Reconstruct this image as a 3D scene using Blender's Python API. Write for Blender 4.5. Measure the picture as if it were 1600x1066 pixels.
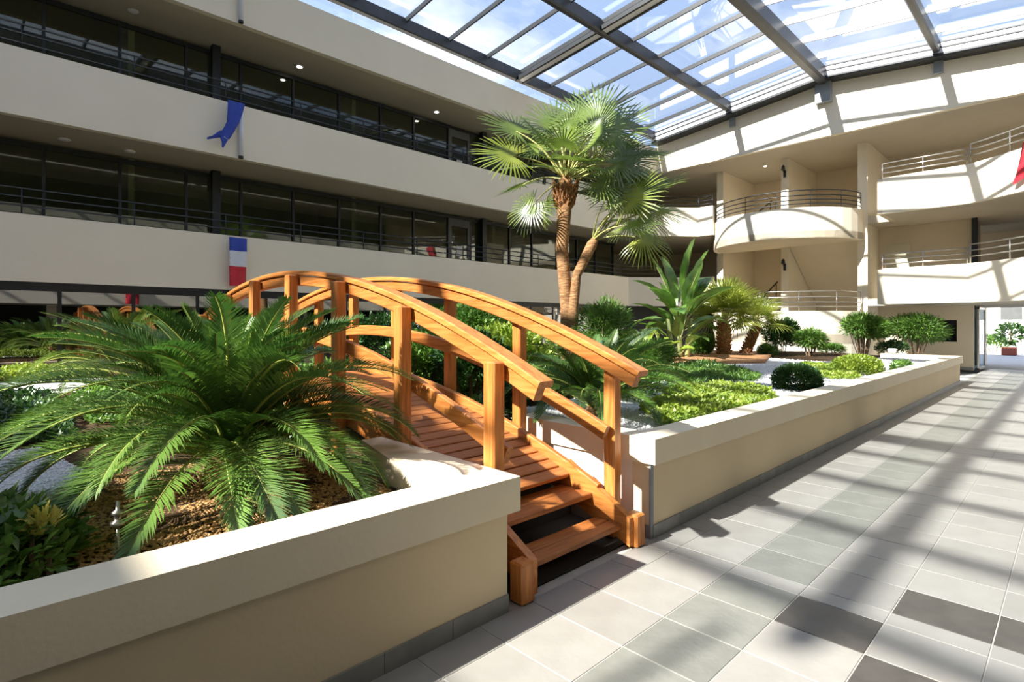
import bpy, bmesh, math, random
import numpy as np
from mathutils import Vector, Matrix, Euler
random.seed(7); RNG = np.random.default_rng(7)
for o in list(bpy.data.objects): bpy.data.objects.remove(o, do_unlink=True)
scene = bpy.context.scene
COL = scene.collection

# ------------------------------------------------------------------ camera
F_PX, HORIZON, AX = 862.2, 507.0, math.radians(45.747)
EYE = Vector((0, 0, 1.6))
cam = bpy.data.cameras.new('camera'); camo = bpy.data.objects.new('camera', cam); COL.objects.link(camo)
cam.sensor_width = 36.0; cam.lens = 36.0 * F_PX / 1600.0
cam.shift_y = (HORIZON - 533.0) / 1600.0
cam.clip_start = 0.05; cam.clip_end = 300
camo.location = EYE; camo.rotation_euler = (math.pi/2, 0, AX - math.pi/2)
scene.camera = camo
FW = Vector((math.cos(AX), math.sin(AX), 0)); RT = Vector((math.sin(AX), -math.cos(AX), 0))
def ray(px, py): return FW + RT*((px-800)/F_PX) + Vector((0, 0, (HORIZON-py)/F_PX))
def G(px, py, z=0.66): d = ray(px, py); return EYE + d*((z-1.6)/d.z)           # where a pixel's ray meets level z
def WX(px, py, X): d = ray(px, py); return EYE + d*(X/d.x)
def WY(px, py, Y): d = ray(px, py); return EYE + d*(Y/d.y)

# ------------------------------------------------------------------ sky, sun, exposure
vs = scene.view_settings
scene.display_settings.display_device = 'sRGB'
vs.view_transform = 'Standard'; vs.look = 'None'; vs.gamma = 1.0; vs.use_curve_mapping = False
vs.exposure = 1.2
W = bpy.data.worlds.new('sky'); scene.world = W; W.use_nodes = True
nt = W.node_tree; nt.nodes.clear()
def N(t, typ, **kw):
    n = t.nodes.new(typ)
    for k, v in kw.items(): setattr(n, k, v)
    return n
wo = N(nt, 'ShaderNodeOutputWorld'); bg = N(nt, 'ShaderNodeBackground'); tc = N(nt, 'ShaderNodeTexCoord')
sp = N(nt, 'ShaderNodeSeparateXYZ'); rp = N(nt, 'ShaderNodeValToRGB')
nt.links.new(tc.outputs['Generated'], sp.inputs[0]); nt.links.new(sp.outputs['Z'], rp.inputs[0])
e = rp.color_ramp.elements
e[0].position = 0.0; e[0].color = (0.80, 0.82, 0.86, 1); e[1].position = 0.75; e[1].color = (0.26, 0.36, 0.58, 1)
e2 = e.new(0.30); e2.color = (0.36, 0.46, 0.65, 1)
mp = N(nt, 'ShaderNodeMapping'); mp.inputs['Scale'].default_value = (2.2, 2.2, 5.0)
nz = N(nt, 'ShaderNodeTexNoise'); nz.inputs['Scale'].default_value = 1.6; nz.inputs['Detail'].default_value = 7; nz.inputs['Roughness'].default_value = 0.55
nt.links.new(tc.outputs['Generated'], mp.inputs[0]); nt.links.new(mp.outputs[0], nz.inputs['Vector'])
cr = N(nt, 'ShaderNodeValToRGB'); cr.color_ramp.elements[0].position = 0.50; cr.color_ramp.elements[1].position = 0.80
nt.links.new(nz.outputs['Fac'], cr.inputs[0])
mx = N(nt, 'ShaderNodeMix', data_type='RGBA'); mx.inputs[7].default_value = (1.0, 0.99, 0.97, 1)
nt.links.new(cr.outputs[0], mx.inputs[0]); nt.links.new(rp.outputs[0], mx.inputs[6])
nt.links.new(mx.outputs[2], bg.inputs['Color']); bg.inputs['Strength'].default_value = 0.84
nt.links.new(bg.outputs[0], wo.inputs[0])
SUN_DIR = Vector((1.38, -0.205, -1.0)).normalized()
sun = bpy.data.lights.new('sun', 'SUN'); sun.energy = 7.0; sun.angle = math.radians(0.6); sun.color = (1.0, 0.95, 0.87)
suno = bpy.data.objects.new('sun', sun); COL.objects.link(suno); suno.location = (-12, 3, 16)
suno.rotation_euler = SUN_DIR.to_track_quat('-Z', 'Y').to_euler()

# ------------------------------------------------------------------ materials
def new_mat(name):
    m = bpy.data.materials.new(name); m.use_nodes = True; t = m.node_tree; t.nodes.clear()
    return m, t, N(t, 'ShaderNodeOutputMaterial')
def mat(name, col, rough=0.6, col2=None, scale=6.0, stretch=(1, 1, 1), bump=0.0, metal=0.0, rnd=0.0, detail=4, bscale=None, spec=0.5):
    m, t, out = new_mat(name)
    p = N(t, 'ShaderNodeBsdfPrincipled'); t.links.new(p.outputs[0], out.inputs[0])
    p.inputs['Roughness'].default_value = rough; p.inputs['Metallic'].default_value = metal
    p.inputs['Specular IOR Level'].default_value = spec
    c1 = (*col, 1); c2 = (*(col2 or col), 1)
    tcn = N(t, 'ShaderNodeTexCoord'); mpn = N(t, 'ShaderNodeMapping'); mpn.inputs['Scale'].default_value = stretch
    t.links.new(tcn.outputs['Object'], mpn.inputs[0])
    no = N(t, 'ShaderNodeTexNoise'); no.inputs['Scale'].default_value = scale; no.inputs['Detail'].default_value = detail
    t.links.new(mpn.outputs[0], no.inputs['Vector'])
    r = N(t, 'ShaderNodeValToRGB'); r.color_ramp.elements[0].position = 0.33; r.color_ramp.elements[1].position = 0.67
    r.color_ramp.elements[0].color = c1; r.color_ramp.elements[1].color = c2
    t.links.new(no.outputs['Fac'], r.inputs[0])
    last = r.outputs[0]
    if rnd:
        oi = N(t, 'ShaderNodeObjectInfo'); hs = N(t, 'ShaderNodeHueSaturation'); mr = N(t, 'ShaderNodeMapRange')
        mr.inputs[3].default_value = 1-rnd; mr.inputs[4].default_value = 1+rnd
        t.links.new(oi.outputs['Random'], mr.inputs[0]); t.links.new(mr.outputs[0], hs.inputs['Value'])
        t.links.new(last, hs.inputs['Color']); last = hs.outputs[0]
    t.links.new(last, p.inputs['Base Color'])
    if bump:
        b = N(t, 'ShaderNodeBump'); b.inputs['Strength'].default_value = bump; b.inputs['Distance'].default_value = 0.02
        n2 = N(t, 'ShaderNodeTexNoise'); n2.inputs['Scale'].default_value = bscale or scale*4; n2.inputs['Detail'].default_value = 6
        t.links.new(mpn.outputs[0], n2.inputs['Vector'])
        t.links.new(n2.outputs['Fac'], b.inputs['Height']); t.links.new(b.outputs[0], p.inputs['Normal'])
    return m
def leaf_mat(name, c1, c2, trans=0.35, rough=0.45, scale=3.0, rnd=0.15, gloss=0.06):
    m, t, out = new_mat(name)
    tcn = N(t, 'ShaderNodeTexCoord'); no = N(t, 'ShaderNodeTexNoise'); no.inputs['Scale'].default_value = scale; no.inputs['Detail'].default_value = 5
    t.links.new(tcn.outputs['Object'], no.inputs['Vector'])
    r = N(t, 'ShaderNodeValToRGB'); r.color_ramp.elements[0].position = 0.36; r.color_ramp.elements[1].position = 0.64
    r.color_ramp.elements[0].color = (*c1, 1); r.color_ramp.elements[1].color = (*c2, 1)
    t.links.new(no.outputs['Fac'], r.inputs[0])
    oi = N(t, 'ShaderNodeObjectInfo'); hs = N(t, 'ShaderNodeHueSaturation'); mr = N(t, 'ShaderNodeMapRange')
    mr.inputs[3].default_value = 1-rnd; mr.inputs[4].default_value = 1+rnd
    t.links.new(oi.outputs['Random'], mr.inputs[0]); t.links.new(mr.outputs[0], hs.inputs['Value']); t.links.new(r.outputs[0], hs.inputs['Color'])
    d = N(t, 'ShaderNodeBsdfDiffuse'); tr = N(t, 'ShaderNodeBsdfTranslucent'); gl = N(t, 'ShaderNodeBsdfGlossy'); gl.inputs['Roughness'].default_value = rough
    t.links.new(hs.outputs[0], d.inputs[0]); t.links.new(hs.outputs[0], tr.inputs[0])
    m1 = N(t, 'ShaderNodeMixShader'); m1.inputs[0].default_value = trans
    m2 = N(t, 'ShaderNodeMixShader'); m2.inputs[0].default_value = gloss
    t.links.new(d.outputs[0], m1.inputs[1]); t.links.new(tr.outputs[0], m1.inputs[2])
    t.links.new(m1.outputs[0], m2.inputs[1]); t.links.new(gl.outputs[0], m2.inputs[2]); t.links.new(m2.outputs[0], out.inputs[0])
    return m
def glass_mat(name, tint, base, edge, power=3.0):
    m, t, out = new_mat(name)
    tr = N(t, 'ShaderNodeBsdfTransparent'); tr.inputs[0].default_value = (*tint, 1)
    gl = N(t, 'ShaderNodeBsdfGlossy'); gl.inputs['Roughness'].default_value = 0.01; gl.inputs[0].default_value = (0.95, 0.97, 1, 1)
    lw = N(t, 'ShaderNodeLayerWeight'); lw.inputs['Blend'].default_value = 0.5
    pw = N(t, 'ShaderNodeMath', operation='POWER'); pw.inputs[1].default_value = power
    mr = N(t, 'ShaderNodeMapRange'); mr.inputs[3].default_value = base; mr.inputs[4].default_value = edge
    t.links.new(lw.outputs['Facing'], pw.inputs[0]); t.links.new(pw.outputs[0], mr.inputs[0])
    ms = N(t, 'ShaderNodeMixShader'); t.links.new(mr.outputs[0], ms.inputs[0]); t.links.new(tr.outputs[0], ms.inputs[1]); t.links.new(gl.outputs[0], ms.inputs[2])
    t.links.new(ms.outputs[0], out.inputs[0]); return m
def emit_mat(name, col, s):
    m, t, out = new_mat(name); em = N(t, 'ShaderNodeEmission'); em.inputs[0].default_value = (*col, 1); em.inputs[1].default_value = s
    t.links.new(em.outputs[0], out.inputs[0]); return m

M = {}
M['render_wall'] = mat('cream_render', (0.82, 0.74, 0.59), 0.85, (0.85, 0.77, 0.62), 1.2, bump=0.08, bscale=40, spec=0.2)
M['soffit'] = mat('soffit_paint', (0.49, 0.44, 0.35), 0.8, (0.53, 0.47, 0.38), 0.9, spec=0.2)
M['wall_warm'] = mat('warm_render', (0.68, 0.58, 0.43), 0.85, (0.71, 0.61, 0.46), 1.2, bump=0.06, bscale=40, spec=0.2)
M['white_wall'] = mat('white_paint', (0.82, 0.80, 0.76), 0.7, (0.78, 0.76, 0.72), 2, spec=0.3)
M['cap'] = mat('cap_stone', (0.80, 0.69, 0.50), 0.7, (0.83, 0.73, 0.54), 3, bump=0.1, bscale=30)
M['planter'] = mat('planter_render', (0.74, 0.61, 0.40), 0.8, (0.77, 0.64, 0.43), 1.5, bump=0.1, bscale=35, spec=0.3)
M['plinth'] = mat('plinth_tile', (0.22, 0.22, 0.21), 0.5, (0.27, 0.27, 0.25), 8, rnd=0.08)
M['grout'] = mat('grout', (0.42, 0.405, 0.37), 0.8, (0.38, 0.365, 0.335), 10)
M['tile_light'] = mat('tile_light', (0.27, 0.262, 0.24), 0.38, (0.305, 0.297, 0.272), 5, bump=0.05, bscale=30, rnd=0.06)
M['tile_mid'] = mat('tile_slate', (0.175, 0.18, 0.158), 0.4, (0.215, 0.22, 0.195), 5, bump=0.12, bscale=18, rnd=0.08)
M['tile_dark'] = mat('tile_dark', (0.05, 0.046, 0.039), 0.4, (0.08, 0.073, 0.063), 6, bump=0.12, bscale=18, rnd=0.08)
M['dark_metal'] = mat('dark_metal', (0.008, 0.010, 0.012), 0.4, (0.014, 0.016, 0.018), 5)
M['beam'] = mat('grey_steel', (0.040, 0.041, 0.046), 0.4, (0.055, 0.056, 0.062), 4)
M['steel'] = mat('brushed_steel', (0.42, 0.40, 0.36), 0.3, (0.50, 0.47, 0.43), 8, metal=0.8)
M['alu'] = mat('pale_aluminium', (0.66, 0.67, 0.68), 0.5, (0.70, 0.71, 0.72), 5)  # pale tone carries the sun on the right-slope glazing bars
M['bracket'] = mat('bracket_grey', (0.22, 0.24, 0.26), 0.5, (0.26, 0.28, 0.30), 5)
M['fascia'] = mat('white_fascia', (0.83, 0.83, 0.84), 0.5, (0.80, 0.80, 0.82), 3)
M['glass_roof'] = glass_mat('roof_glass', (0.96, 0.98, 1.0), 0.05, 0.55, 3.0)
M['glass_dark'] = glass_mat('tinted_glass', (0.62, 0.66, 0.58), 0.07, 0.50, 3.5)
M['glass_ground'] = glass_mat('mirror_glass', (0.04, 0.05, 0.05), 0.27, 0.75, 3.5)
M['glass_door'] = glass_mat('door_glass', (0.70, 0.85, 0.95), 0.10, 0.6, 3.0)
for ax, st in (('x', (1.2, 14, 14)), ('y', (14, 1.2, 14)), ('z', (14, 14, 1.2))):
    M['wood_'+ax] = mat('wood_'+ax, (0.42, 0.135, 0.024), 0.42, (0.64, 0.25, 0.06), 3.0, st, bump=0.12, bscale=5, rnd=0.14, detail=6)
M['wood_deck'] = mat('wood_deck', (0.34, 0.11, 0.025), 0.45, (0.50, 0.19, 0.05), 3.0, (1.2, 14, 14), bump=0.15, bscale=5, rnd=0.2, detail=6)
M['soil'] = mat('soil', (0.045, 0.028, 0.016), 0.95, (0.10, 0.062, 0.034), 14, bump=0.8, bscale=40, spec=0.1)
M['mulch'] = mat('mulch', (0.34, 0.17, 0.08), 0.9, (0.46, 0.26, 0.13), 20, bump=0.8, bscale=50, spec=0.1)
M['bark'] = mat('bark_chip', (0.30, 0.16, 0.06), 0.85, (0.52, 0.32, 0.14), 30, spec=0.2)
M['gravel'] = mat('white_gravel', (0.62, 0.62, 0.62), 0.8, (0.80, 0.79, 0.77), 60, bump=1.0, bscale=90, spec=0.3)
M['pebble'] = mat('white_pebble', (0.70, 0.70, 0.69), 0.7, (0.86, 0.85, 0.83), 25)
M['cycad'] = leaf_mat('cycad_leaf', (0.045, 0.125, 0.018), (0.15, 0.28, 0.04), 0.38, 0.5, 2.5, 0.35, 0.07)
M['cycad_far'] = leaf_mat('cycad_leaf_olive', (0.06, 0.12, 0.015), (0.14, 0.22, 0.03), 0.30, 0.35, 2.5, 0.25, 0.08)
M['rachis'] = mat('rachis', (0.26, 0.32, 0.06), 0.5, (0.34, 0.36, 0.09), 5)
M['fan'] = leaf_mat('fan_leaf', (0.09, 0.15, 0.02), (0.22, 0.30, 0.05), 0.40, 0.35, 2.0, 0.25, 0.08)
M['fan_yellow'] = leaf_mat('fan_leaf_yellow', (0.19, 0.26, 0.025), (0.34, 0.38, 0.06), 0.40, 0.4, 2.0, 0.22, 0.06)
M['palm_trunk'] = mat('palm_trunk', (0.20, 0.10, 0.045), 0.9, (0.44, 0.25, 0.12), 9, (1, 1, 4), bump=0.9, bscale=16, spec=0.1)
M['boot'] = mat('palm_boot', (0.24, 0.10, 0.04), 0.85, (0.48, 0.24, 0.10), 12, bump=0.5, rnd=0.2, spec=0.15)
M['petiole'] = mat('petiole', (0.34, 0.36, 0.10), 0.5, (0.44, 0.42, 0.14), 6)
M['banana'] = leaf_mat('paddle_leaf', (0.08, 0.20, 0.025), (0.24, 0.40, 0.07), 0.45, 0.4, 2.0, 0.3, 0.10)
M['banana_stem'] = mat('paddle_stem', (0.30, 0.36, 0.12), 0.6, (0.46, 0.46, 0.20), 5)
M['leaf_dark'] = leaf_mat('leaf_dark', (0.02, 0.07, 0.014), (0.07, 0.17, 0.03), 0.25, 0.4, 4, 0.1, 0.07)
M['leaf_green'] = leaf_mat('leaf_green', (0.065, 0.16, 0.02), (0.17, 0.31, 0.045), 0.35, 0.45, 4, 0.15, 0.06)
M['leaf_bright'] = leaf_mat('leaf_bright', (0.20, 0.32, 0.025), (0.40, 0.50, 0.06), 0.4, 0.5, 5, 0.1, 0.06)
M['leaf_yellow'] = leaf_mat('leaf_yellow', (0.55, 0.50, 0.10), (0.75, 0.66, 0.20), 0.35, 0.4, 5, 0.1, 0.05)
M['twig'] = mat('twig', (0.13, 0.08, 0.045), 0.9, (0.20, 0.13, 0.075), 20)
M['light_on'] = emit_mat('lamp_on', (1.0, 0.93, 0.78), 9.0)
M['flag_blue'] = mat('flag_blue', (0.02, 0.05, 0.36), 0.7, (0.03, 0.07, 0.42), 4)
M['flag_white'] = mat('flag_white', (0.66, 0.68, 0.76), 0.7, (0.72, 0.74, 0.80), 4)
M['flag_red'] = mat('flag_red', (0.55, 0.02, 0.03), 0.7, (0.62, 0.03, 0.05), 4)
M['interior'] = mat('interior_wall', (0.62, 0.58, 0.42), 0.85, (0.66, 0.62, 0.46), 1)
M['interior_dark'] = mat('interior_dark', (0.03, 0.03, 0.028), 0.8, (0.04, 0.04, 0.037), 1)  # near-black; also paints in shade under the steps and gallery
M['door'] = mat('door_grey', (0.07, 0.075, 0.075), 0.5, (0.09, 0.095, 0.095), 3)
M['paper'] = mat('paper', (0.75, 0.74, 0.70), 0.7)
M['corridor_floor'] = mat('corridor_floor', (0.10, 0.115, 0.135), 0.3, (0.13, 0.145, 0.165), 3)
M['paving'] = mat('outdoor_paving', (0.50, 0.50, 0.50), 0.8, (0.58, 0.58, 0.57), 3)
M['red_pot'] = mat('red_box', (0.26, 0.06, 0.04), 0.6, (0.30, 0.08, 0.05), 5)

# ------------------------------------------------------------------ builders
def world_org(o):
    v = Vector((0, 0, 0))
    while o is not None: v = v + o.location; o = o.parent
    return v
def tag(o, label=None, cat=None, group=None, kind=None):
    if label: o['label'] = label
    if cat: o['category'] = cat
    if group: o['group'] = group
    if kind: o['kind'] = kind
    return o
def thing(name, label, cat, loc=(0, 0, 0), group=None, kind=None):
    o = bpy.data.objects.new(name, None); COL.objects.link(o); o.location = loc; o.empty_display_size = 0.1
    return tag(o, label, cat, group, kind)
def struct(name, label=None, loc=(0, 0, 0)):
    o = bpy.data.objects.new(name, None); COL.objects.link(o); o.location = loc; o.empty_display_size = 0.1
    o['kind'] = 'structure'
    if label: o['label'] = label
    return o
class MB:
    """collects shapes in world metres; build() links them as ONE mesh object"""
    def __init__(s): s.v = []; s.f = []
    def add(s, vs_, fs):
        k = len(s.v); s.v += [tuple(p) for p in vs_]; s.f += [tuple(i+k for i in q) for q in fs]; return s
    def box(s, x0, x1, y0, y1, z0, z1, c=0.0):
        if c <= 0:
            v = [(x, y, z) for z in (z0, z1) for y in (y0, y1) for x in (x0, x1)]
            return s.add(v, [(0, 2, 3, 1), (4, 5, 7, 6), (0, 1, 5, 4), (2, 6, 7, 3), (0, 4, 6, 2), (1, 3, 7, 5)])
        bm = bmesh.new(); bmesh.ops.create_cube(bm, size=1.0)
        for q in bm.verts: q.co = Vector(((x0+x1)/2+q.co.x*(x1-x0), (y0+y1)/2+q.co.y*(y1-y0), (z0+z1)/2+q.co.z*(z1-z0)))
        bmesh.ops.bevel(bm, geom=bm.edges[:], offset=c, segments=1, affect='EDGES')
        bm.verts.index_update(); s.add([q.co for q in bm.verts], [[q.index for q in fc.verts] for fc in bm.faces]); bm.free(); return s
    def prism(s, poly, z0, z1):
        n = len(poly); v = [(x, y, z0) for x, y in poly]+[(x, y, z1) for x, y in poly]
        return s.add(v, [tuple(range(n))[::-1], tuple(range(n, 2*n))]+[(i, (i+1) % n, n+(i+1) % n, n+i) for i in range(n)])
    def hull8(s, a, b):   # two quads of four points each
        return s.add(list(a)+list(b), [(3, 2, 1, 0), (4, 5, 6, 7)]+[(i, (i+1) % 4, 4+(i+1) % 4, 4+i) for i in range(4)])
    def tube(s, pts, rad, n=8, cap=True):
        pts = [Vector(p) for p in pts]
        if not hasattr(rad, '__len__'): rad = [rad]*len(pts)
        rings = []; up = None
        for i, p in enumerate(pts):
            d = (pts[min(i+1, len(pts)-1)]-pts[max(i-1, 0)]).normalized()
            if up is None: up = Vector((0, 0, 1)) if abs(d.z) < 0.9 else Vector((1, 0, 0))
            a = d.cross(up).normalized(); b = a.cross(d).normalized(); up = b
            rings.append([p+(a*math.cos(t)+b*math.sin(t))*rad[i] for t in [2*math.pi*j/n for j in range(n)]])
        v = [q for r_ in rings for q in r_]; fs = []
        for i in range(len(pts)-1):
            for j in range(n): fs.append((i*n+j, i*n+(j+1) % n, (i+1)*n+(j+1) % n, (i+1)*n+j))
        if cap: fs += [tuple(range(n))[::-1], tuple(range((len(pts)-1)*n, len(pts)*n))]
        return s.add(v, fs)
    def sweep(s, path, prof):
        """path: [(point, side, up)], prof: [(a, b)] closed profile in (side, up)"""
        n = len(prof); v = []
        for p, sd, u in path: v += [Vector(p)+Vector(sd)*a+Vector(u)*b for a, b in prof]
        fs = []
        for i in range(len(path)-1):
            for j in range(n): fs.append((i*n+j, i*n+(j+1) % n, (i+1)*n+(j+1) % n, (i+1)*n+j))
        fs += [tuple(range(n))[::-1], tuple(range((len(path)-1)*n, len(path)*n))]
        return s.add(v, fs)
    def wall(s, pts, th, z0, z1):
        """upright band along a plan polyline, thickened to its left side"""
        pts = [Vector(p).to_2d() if len(p) > 2 else Vector(p) for p in pts]; off = []
        for i, p in enumerate(pts):
            ds = []
            if i > 0: ds.append((p-pts[i-1]).normalized())
            if i < len(pts)-1: ds.append((pts[i+1]-p).normalized())
            ns = [Vector((-d.y, d.x)) for d in ds]; m_ = sum(ns, Vector((0, 0))).normalized()
            off.append(p+m_*(th/max(0.3, m_.dot(ns[0]))))
        v = []
        for p, q in zip(pts, off): v += [(p.x, p.y, z0), (p.x, p.y, z1), (q.x, q.y, z1), (q.x, q.y, z0)]
        fs = [(0, 1, 2, 3)[::-1]]; k = 4*(len(pts)-1); fs.append((k, k+1, k+2, k+3))
        for i in range(len(pts)-1):
            for j in range(4): fs.append((4*i+j, 4*i+(j+1) % 4, 4*i+4+(j+1) % 4, 4*i+4+j))
        return s.add(v, fs)
    def lathe(s, c, prof, n=16):
        v = []
        for r_, z in prof: v += [(c[0]+r_*math.cos(2*math.pi*j/n), c[1]+r_*math.sin(2*math.pi*j/n), c[2]+z) for j in range(n)]
        fs = [(i*n+j, i*n+(j+1) % n, (i+1)*n+(j+1) % n, (i+1)*n+j) for i in range(len(prof)-1) for j in range(n)]
        fs += [tuple(range(n))[::-1], tuple(range((len(prof)-1)*n, len(prof)*n))]
        return s.add(v, fs)
    def build(s, name, m, parent=None, smooth=False, kind=None, label=None, fix=True):
        me = bpy.data.meshes.new(name); org = world_org(parent) if parent else Vector((0, 0, 0))
        me.from_pydata([(p[0]-org.x, p[1]-org.y, p[2]-org.z) for p in s.v], [], s.f)
        if fix:
            bm = bmesh.new(); bm.from_mesh(me); bmesh.ops.recalc_face_normals(bm, faces=bm.faces[:]); bm.to_mesh(me); bm.free()
        if smooth: me.polygons.foreach_set('use_smooth', [True]*len(me.polygons))
        me.materials.append(M[m] if isinstance(m, str) else m)
        o = bpy.data.objects.new(name, me); COL.objects.link(o)
        if parent: o.parent = parent
        if kind: o['kind'] = kind
        if label: o['label'] = label
        return o
def raw_mesh(name, verts, tris, m):
    """fast mesh from numpy arrays"""
    me = bpy.data.meshes.new(name); nv = len(verts); nf = len(tris); k = tris.shape[1]
    me.vertices.add(nv); me.vertices.foreach_set('co', np.asarray(verts, np.float32).ravel())
    me.loops.add(nf*k); me.loops.foreach_set('vertex_index', np.asarray(tris, np.int32).ravel())
    me.polygons.add(nf); me.polygons.foreach_set('loop_start', np.arange(0, nf*k, k, dtype=np.int32))
    me.update(calc_edges=True); me.materials.append(M[m] if isinstance(m, str) else m); return me
def link_mesh(name, me, parent=None, kind=None, loc=None, rot=None, scale=None):
    o = bpy.data.objects.new(name, me); COL.objects.link(o)
    if parent: o.parent = parent
    if loc is not None: o.location = loc
    if rot is not None: o.rotation_euler = rot
    if scale is not None: o.scale = (scale,)*3 if not hasattr(scale, '__len__') else scale
    if kind: o['kind'] = kind
    return o

# =================================================================== THE SETTING
XB, XE = -11.35, 21.65        # back and far facades
YL, YR = 13.0, -0.4          # left and right facades
Z1, Z2, Z3 = 2.36, 5.28, 8.28
T1, T2, T3 = 3.53, 6.45, 9.32
Z1E, T1E = 2.27, 3.43        # far facade, first storey

# --- floor of tiles --------------------------------------------------
floor = struct('floor', 'grey stone tile floor in light, slate and dark squares')
MB().box(-10.9, 26.0, -3.0, 2.30, -0.12, -0.004).build('floor_slab', 'grout', floor)
MB().box(-10.9, 26.0, 10.60, 17.0, -0.12, 0.0).build('corridor_slab', 'corridor_floor', floor)
TX, TY, GAP = 0.395, 0.425, 0.007
xs = []; x = 3.49
while x > 0.2: xs.append((x-TX, x)); x -= TX
x = 3.49; xs.append((x, x+0.155)); x += 0.155
while x < 25.9: xs.append((x, x+TX)); x += TX
xs.sort()
rows = [(2.0, 2.225), (1.58, 2.0), (1.153, 1.58), (0.726, 1.153), (0.30, 0.726), (-0.125, 0.30), (-0.55, -0.125)]
tile_mesh = {}
def tile_mesh_for(w, d, kindm):
    key = (round(w, 3), round(d, 3), kindm)
    if key not in tile_mesh:
        b = MB().box(-w/2+GAP/2, w/2-GAP/2, -d/2+GAP/2, d/2-GAP/2, -0.02, 0.0, 0.0015)
        o = b.build('tile', kindm); tile_mesh[key] = o.data; bpy.data.objects.remove(o)
    return tile_mesh[key]
def tile_kind(ri, x0):
    if ri in (0, 1): return 'tile_light'
    if ri == 2: return 'tile_mid'
    xm = x0+0.2
    if ri == 3 and 3.05 < xm < 3.4: return 'tile_dark'
    if ri == 4 and (2.65 < xm < 3.05 or 3.64 < xm < 4.0): return 'tile_dark'
    if ri == 5 and (3.64 < xm < 4.0 or 6.7 < xm < 7.1): return 'tile_dark'
    if ri == 6: return 'tile_mid'
    return 'tile_light'
rest = {'tile_light': MB(), 'tile_mid': MB()}
cnt = 0
for ri, (y0, y1) in enumerate(rows):
    for x0, x1 in xs:
        strip = (x1-x0) < 0.2
        km = 'tile_light' if strip else tile_kind(ri, x0)
        if x0 < 16.2 and x1 > 0.9 and not (ri >= 5 and (x0 < 3 or x0 > 9)) and not (ri == 4 and x0 < 2.2) and not (ri == 6):
            o = link_mesh('tile', tile_mesh_for(x1-x0, y1-y0, km), floor, loc=((x0+x1)/2, (y0+y1)/2, 0)); cnt += 1
        else:
            rest[km if km in rest else 'tile_light'].box(x0+GAP/2, x1-GAP/2, y0+GAP/2, y1-GAP/2, -0.02, 0)
for i in range(6):
    for j in range(66):
        y1 = -0.55-i*TY; rest['tile_light'].box(-0.1+j*TX+GAP/2, -0.1+(j+1)*TX-GAP/2, max(-2.95, y1-TY+GAP/2), y1-GAP/2, -0.02, 0)
for i in range(12):
    for j in range(28):
        y1 = 2.225-i*TY; rest['tile_light'].box(0.28-(j+1)*TX+GAP/2, 0.28-j*TX-GAP/2, y1-TY+GAP/2, y1-GAP/2, -0.02, 0)
for k_, b in rest.items(): b.build('far_tiles', k_, floor, kind='stuff')

# --- roof (the glazed ceiling) ----------------------------------------
def zroof(y): return 10.68-0.105*abs(y-6.3)
ceil_ = struct('ceiling', 'pitched glass atrium roof on dark steel purlins')
BARS = [21.9-1.49*i for i in range(23)]          # glazing bar positions along the hall
PUR = [12.95, 9.6, 6.3, 3.05, -0.35]
XR0 = BARS[-1]
for i, y in enumerate(PUR):
    z = zroof(y)
    if i == 2:
        prof = [(-0.17, -0.52), (-0.10, -0.60), (0.10, -0.60), (0.17, -0.52), (0.17, -0.10), (0.09, -0.02), (-0.09, -0.02), (-0.17, -0.10)]
    elif i in (0, 4):
        prof = [(-0.10, -0.30), (-0.07, -0.33), (0.07, -0.33), (0.10, -0.30), (0.10, -0.02), (-0.10, -0.02)]
    else:
        prof = [(-0.10, -0.34), (-0.06, -0.38), (0.06, -0.38), (0.10, -0.34), (0.10, -0.05), (0.06, -0.02), (-0.06, -0.02), (-0.10, -0.05)]
    MB().sweep([((XR0, y, z), (0, 1, 0), (0, 0, 1)), ((21.9, y, z), (0, 1, 0), (0, 0, 1))], prof).build('purlin', 'beam', ceil_)
    MB().box(XR0, 21.85, y-0.035, y+0.035, z-0.02, z+0.05).build('purlin_cap', 'dark_metal', ceil_)
for i, x in enumerate(BARS):
    for a, b in ((0, 2), (2, 4)):
        y0, y1 = PUR[a], PUR[b]
        if i % 6 == 0 and i > 0:      # heavy double rafter hung below the glass
            for dx in (-0.16, 0.16):
                MB().hull8([(x+dx-0.035, y0, zroof(y0)-0.36), (x+dx+0.035, y0, zroof(y0)-0.36), (x+dx+0.035, y0, zroof(y0)-0.24), (x+dx-0.035, y0, zroof(y0)-0.24)],
                           [(x+dx-0.035, y1, zroof(y1)-0.36), (x+dx+0.035, y1, zroof(y1)-0.36), (x+dx+0.035, y1, zroof(y1)-0.24), (x+dx-0.035, y1, zroof(y1)-0.24)]).build('rafter', 'dark_metal', ceil_)
            MB().hull8([(x-0.12, y0, zroof(y0)-0.33), (x+0.12, y0, zroof(y0)-0.33), (x+0.12, y0, zroof(y0)-0.28), (x-0.12, y0, zroof(y0)-0.28)],
                       [(x-0.12, y1, zroof(y1)-0.33), (x+0.12, y1, zroof(y1)-0.33), (x+0.12, y1, zroof(y1)-0.28), (x-0.12, y1, zroof(y1)-0.28)]).build('rafter_plate', 'fascia', ceil_)
        w = 0.024
        MB().hull8([(x-w, y0, zroof(y0)-0.10), (x+w, y0, zroof(y0)-0.10), (x+w, y0, zroof(y0)+0.03), (x-w, y0, zroof(y0)+0.03)],
                   [(x-w, y1, zroof(y1)-0.10), (x+w, y1, zroof(y1)-0.10), (x+w, y1, zroof(y1)+0.03), (x-w, y1, zroof(y1)+0.03)]).build('glazing_bar', 'dark_metal' if a == 0 else 'alu', ceil_)  # right-slope bars paler: their sunlit look is put into the colour
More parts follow.
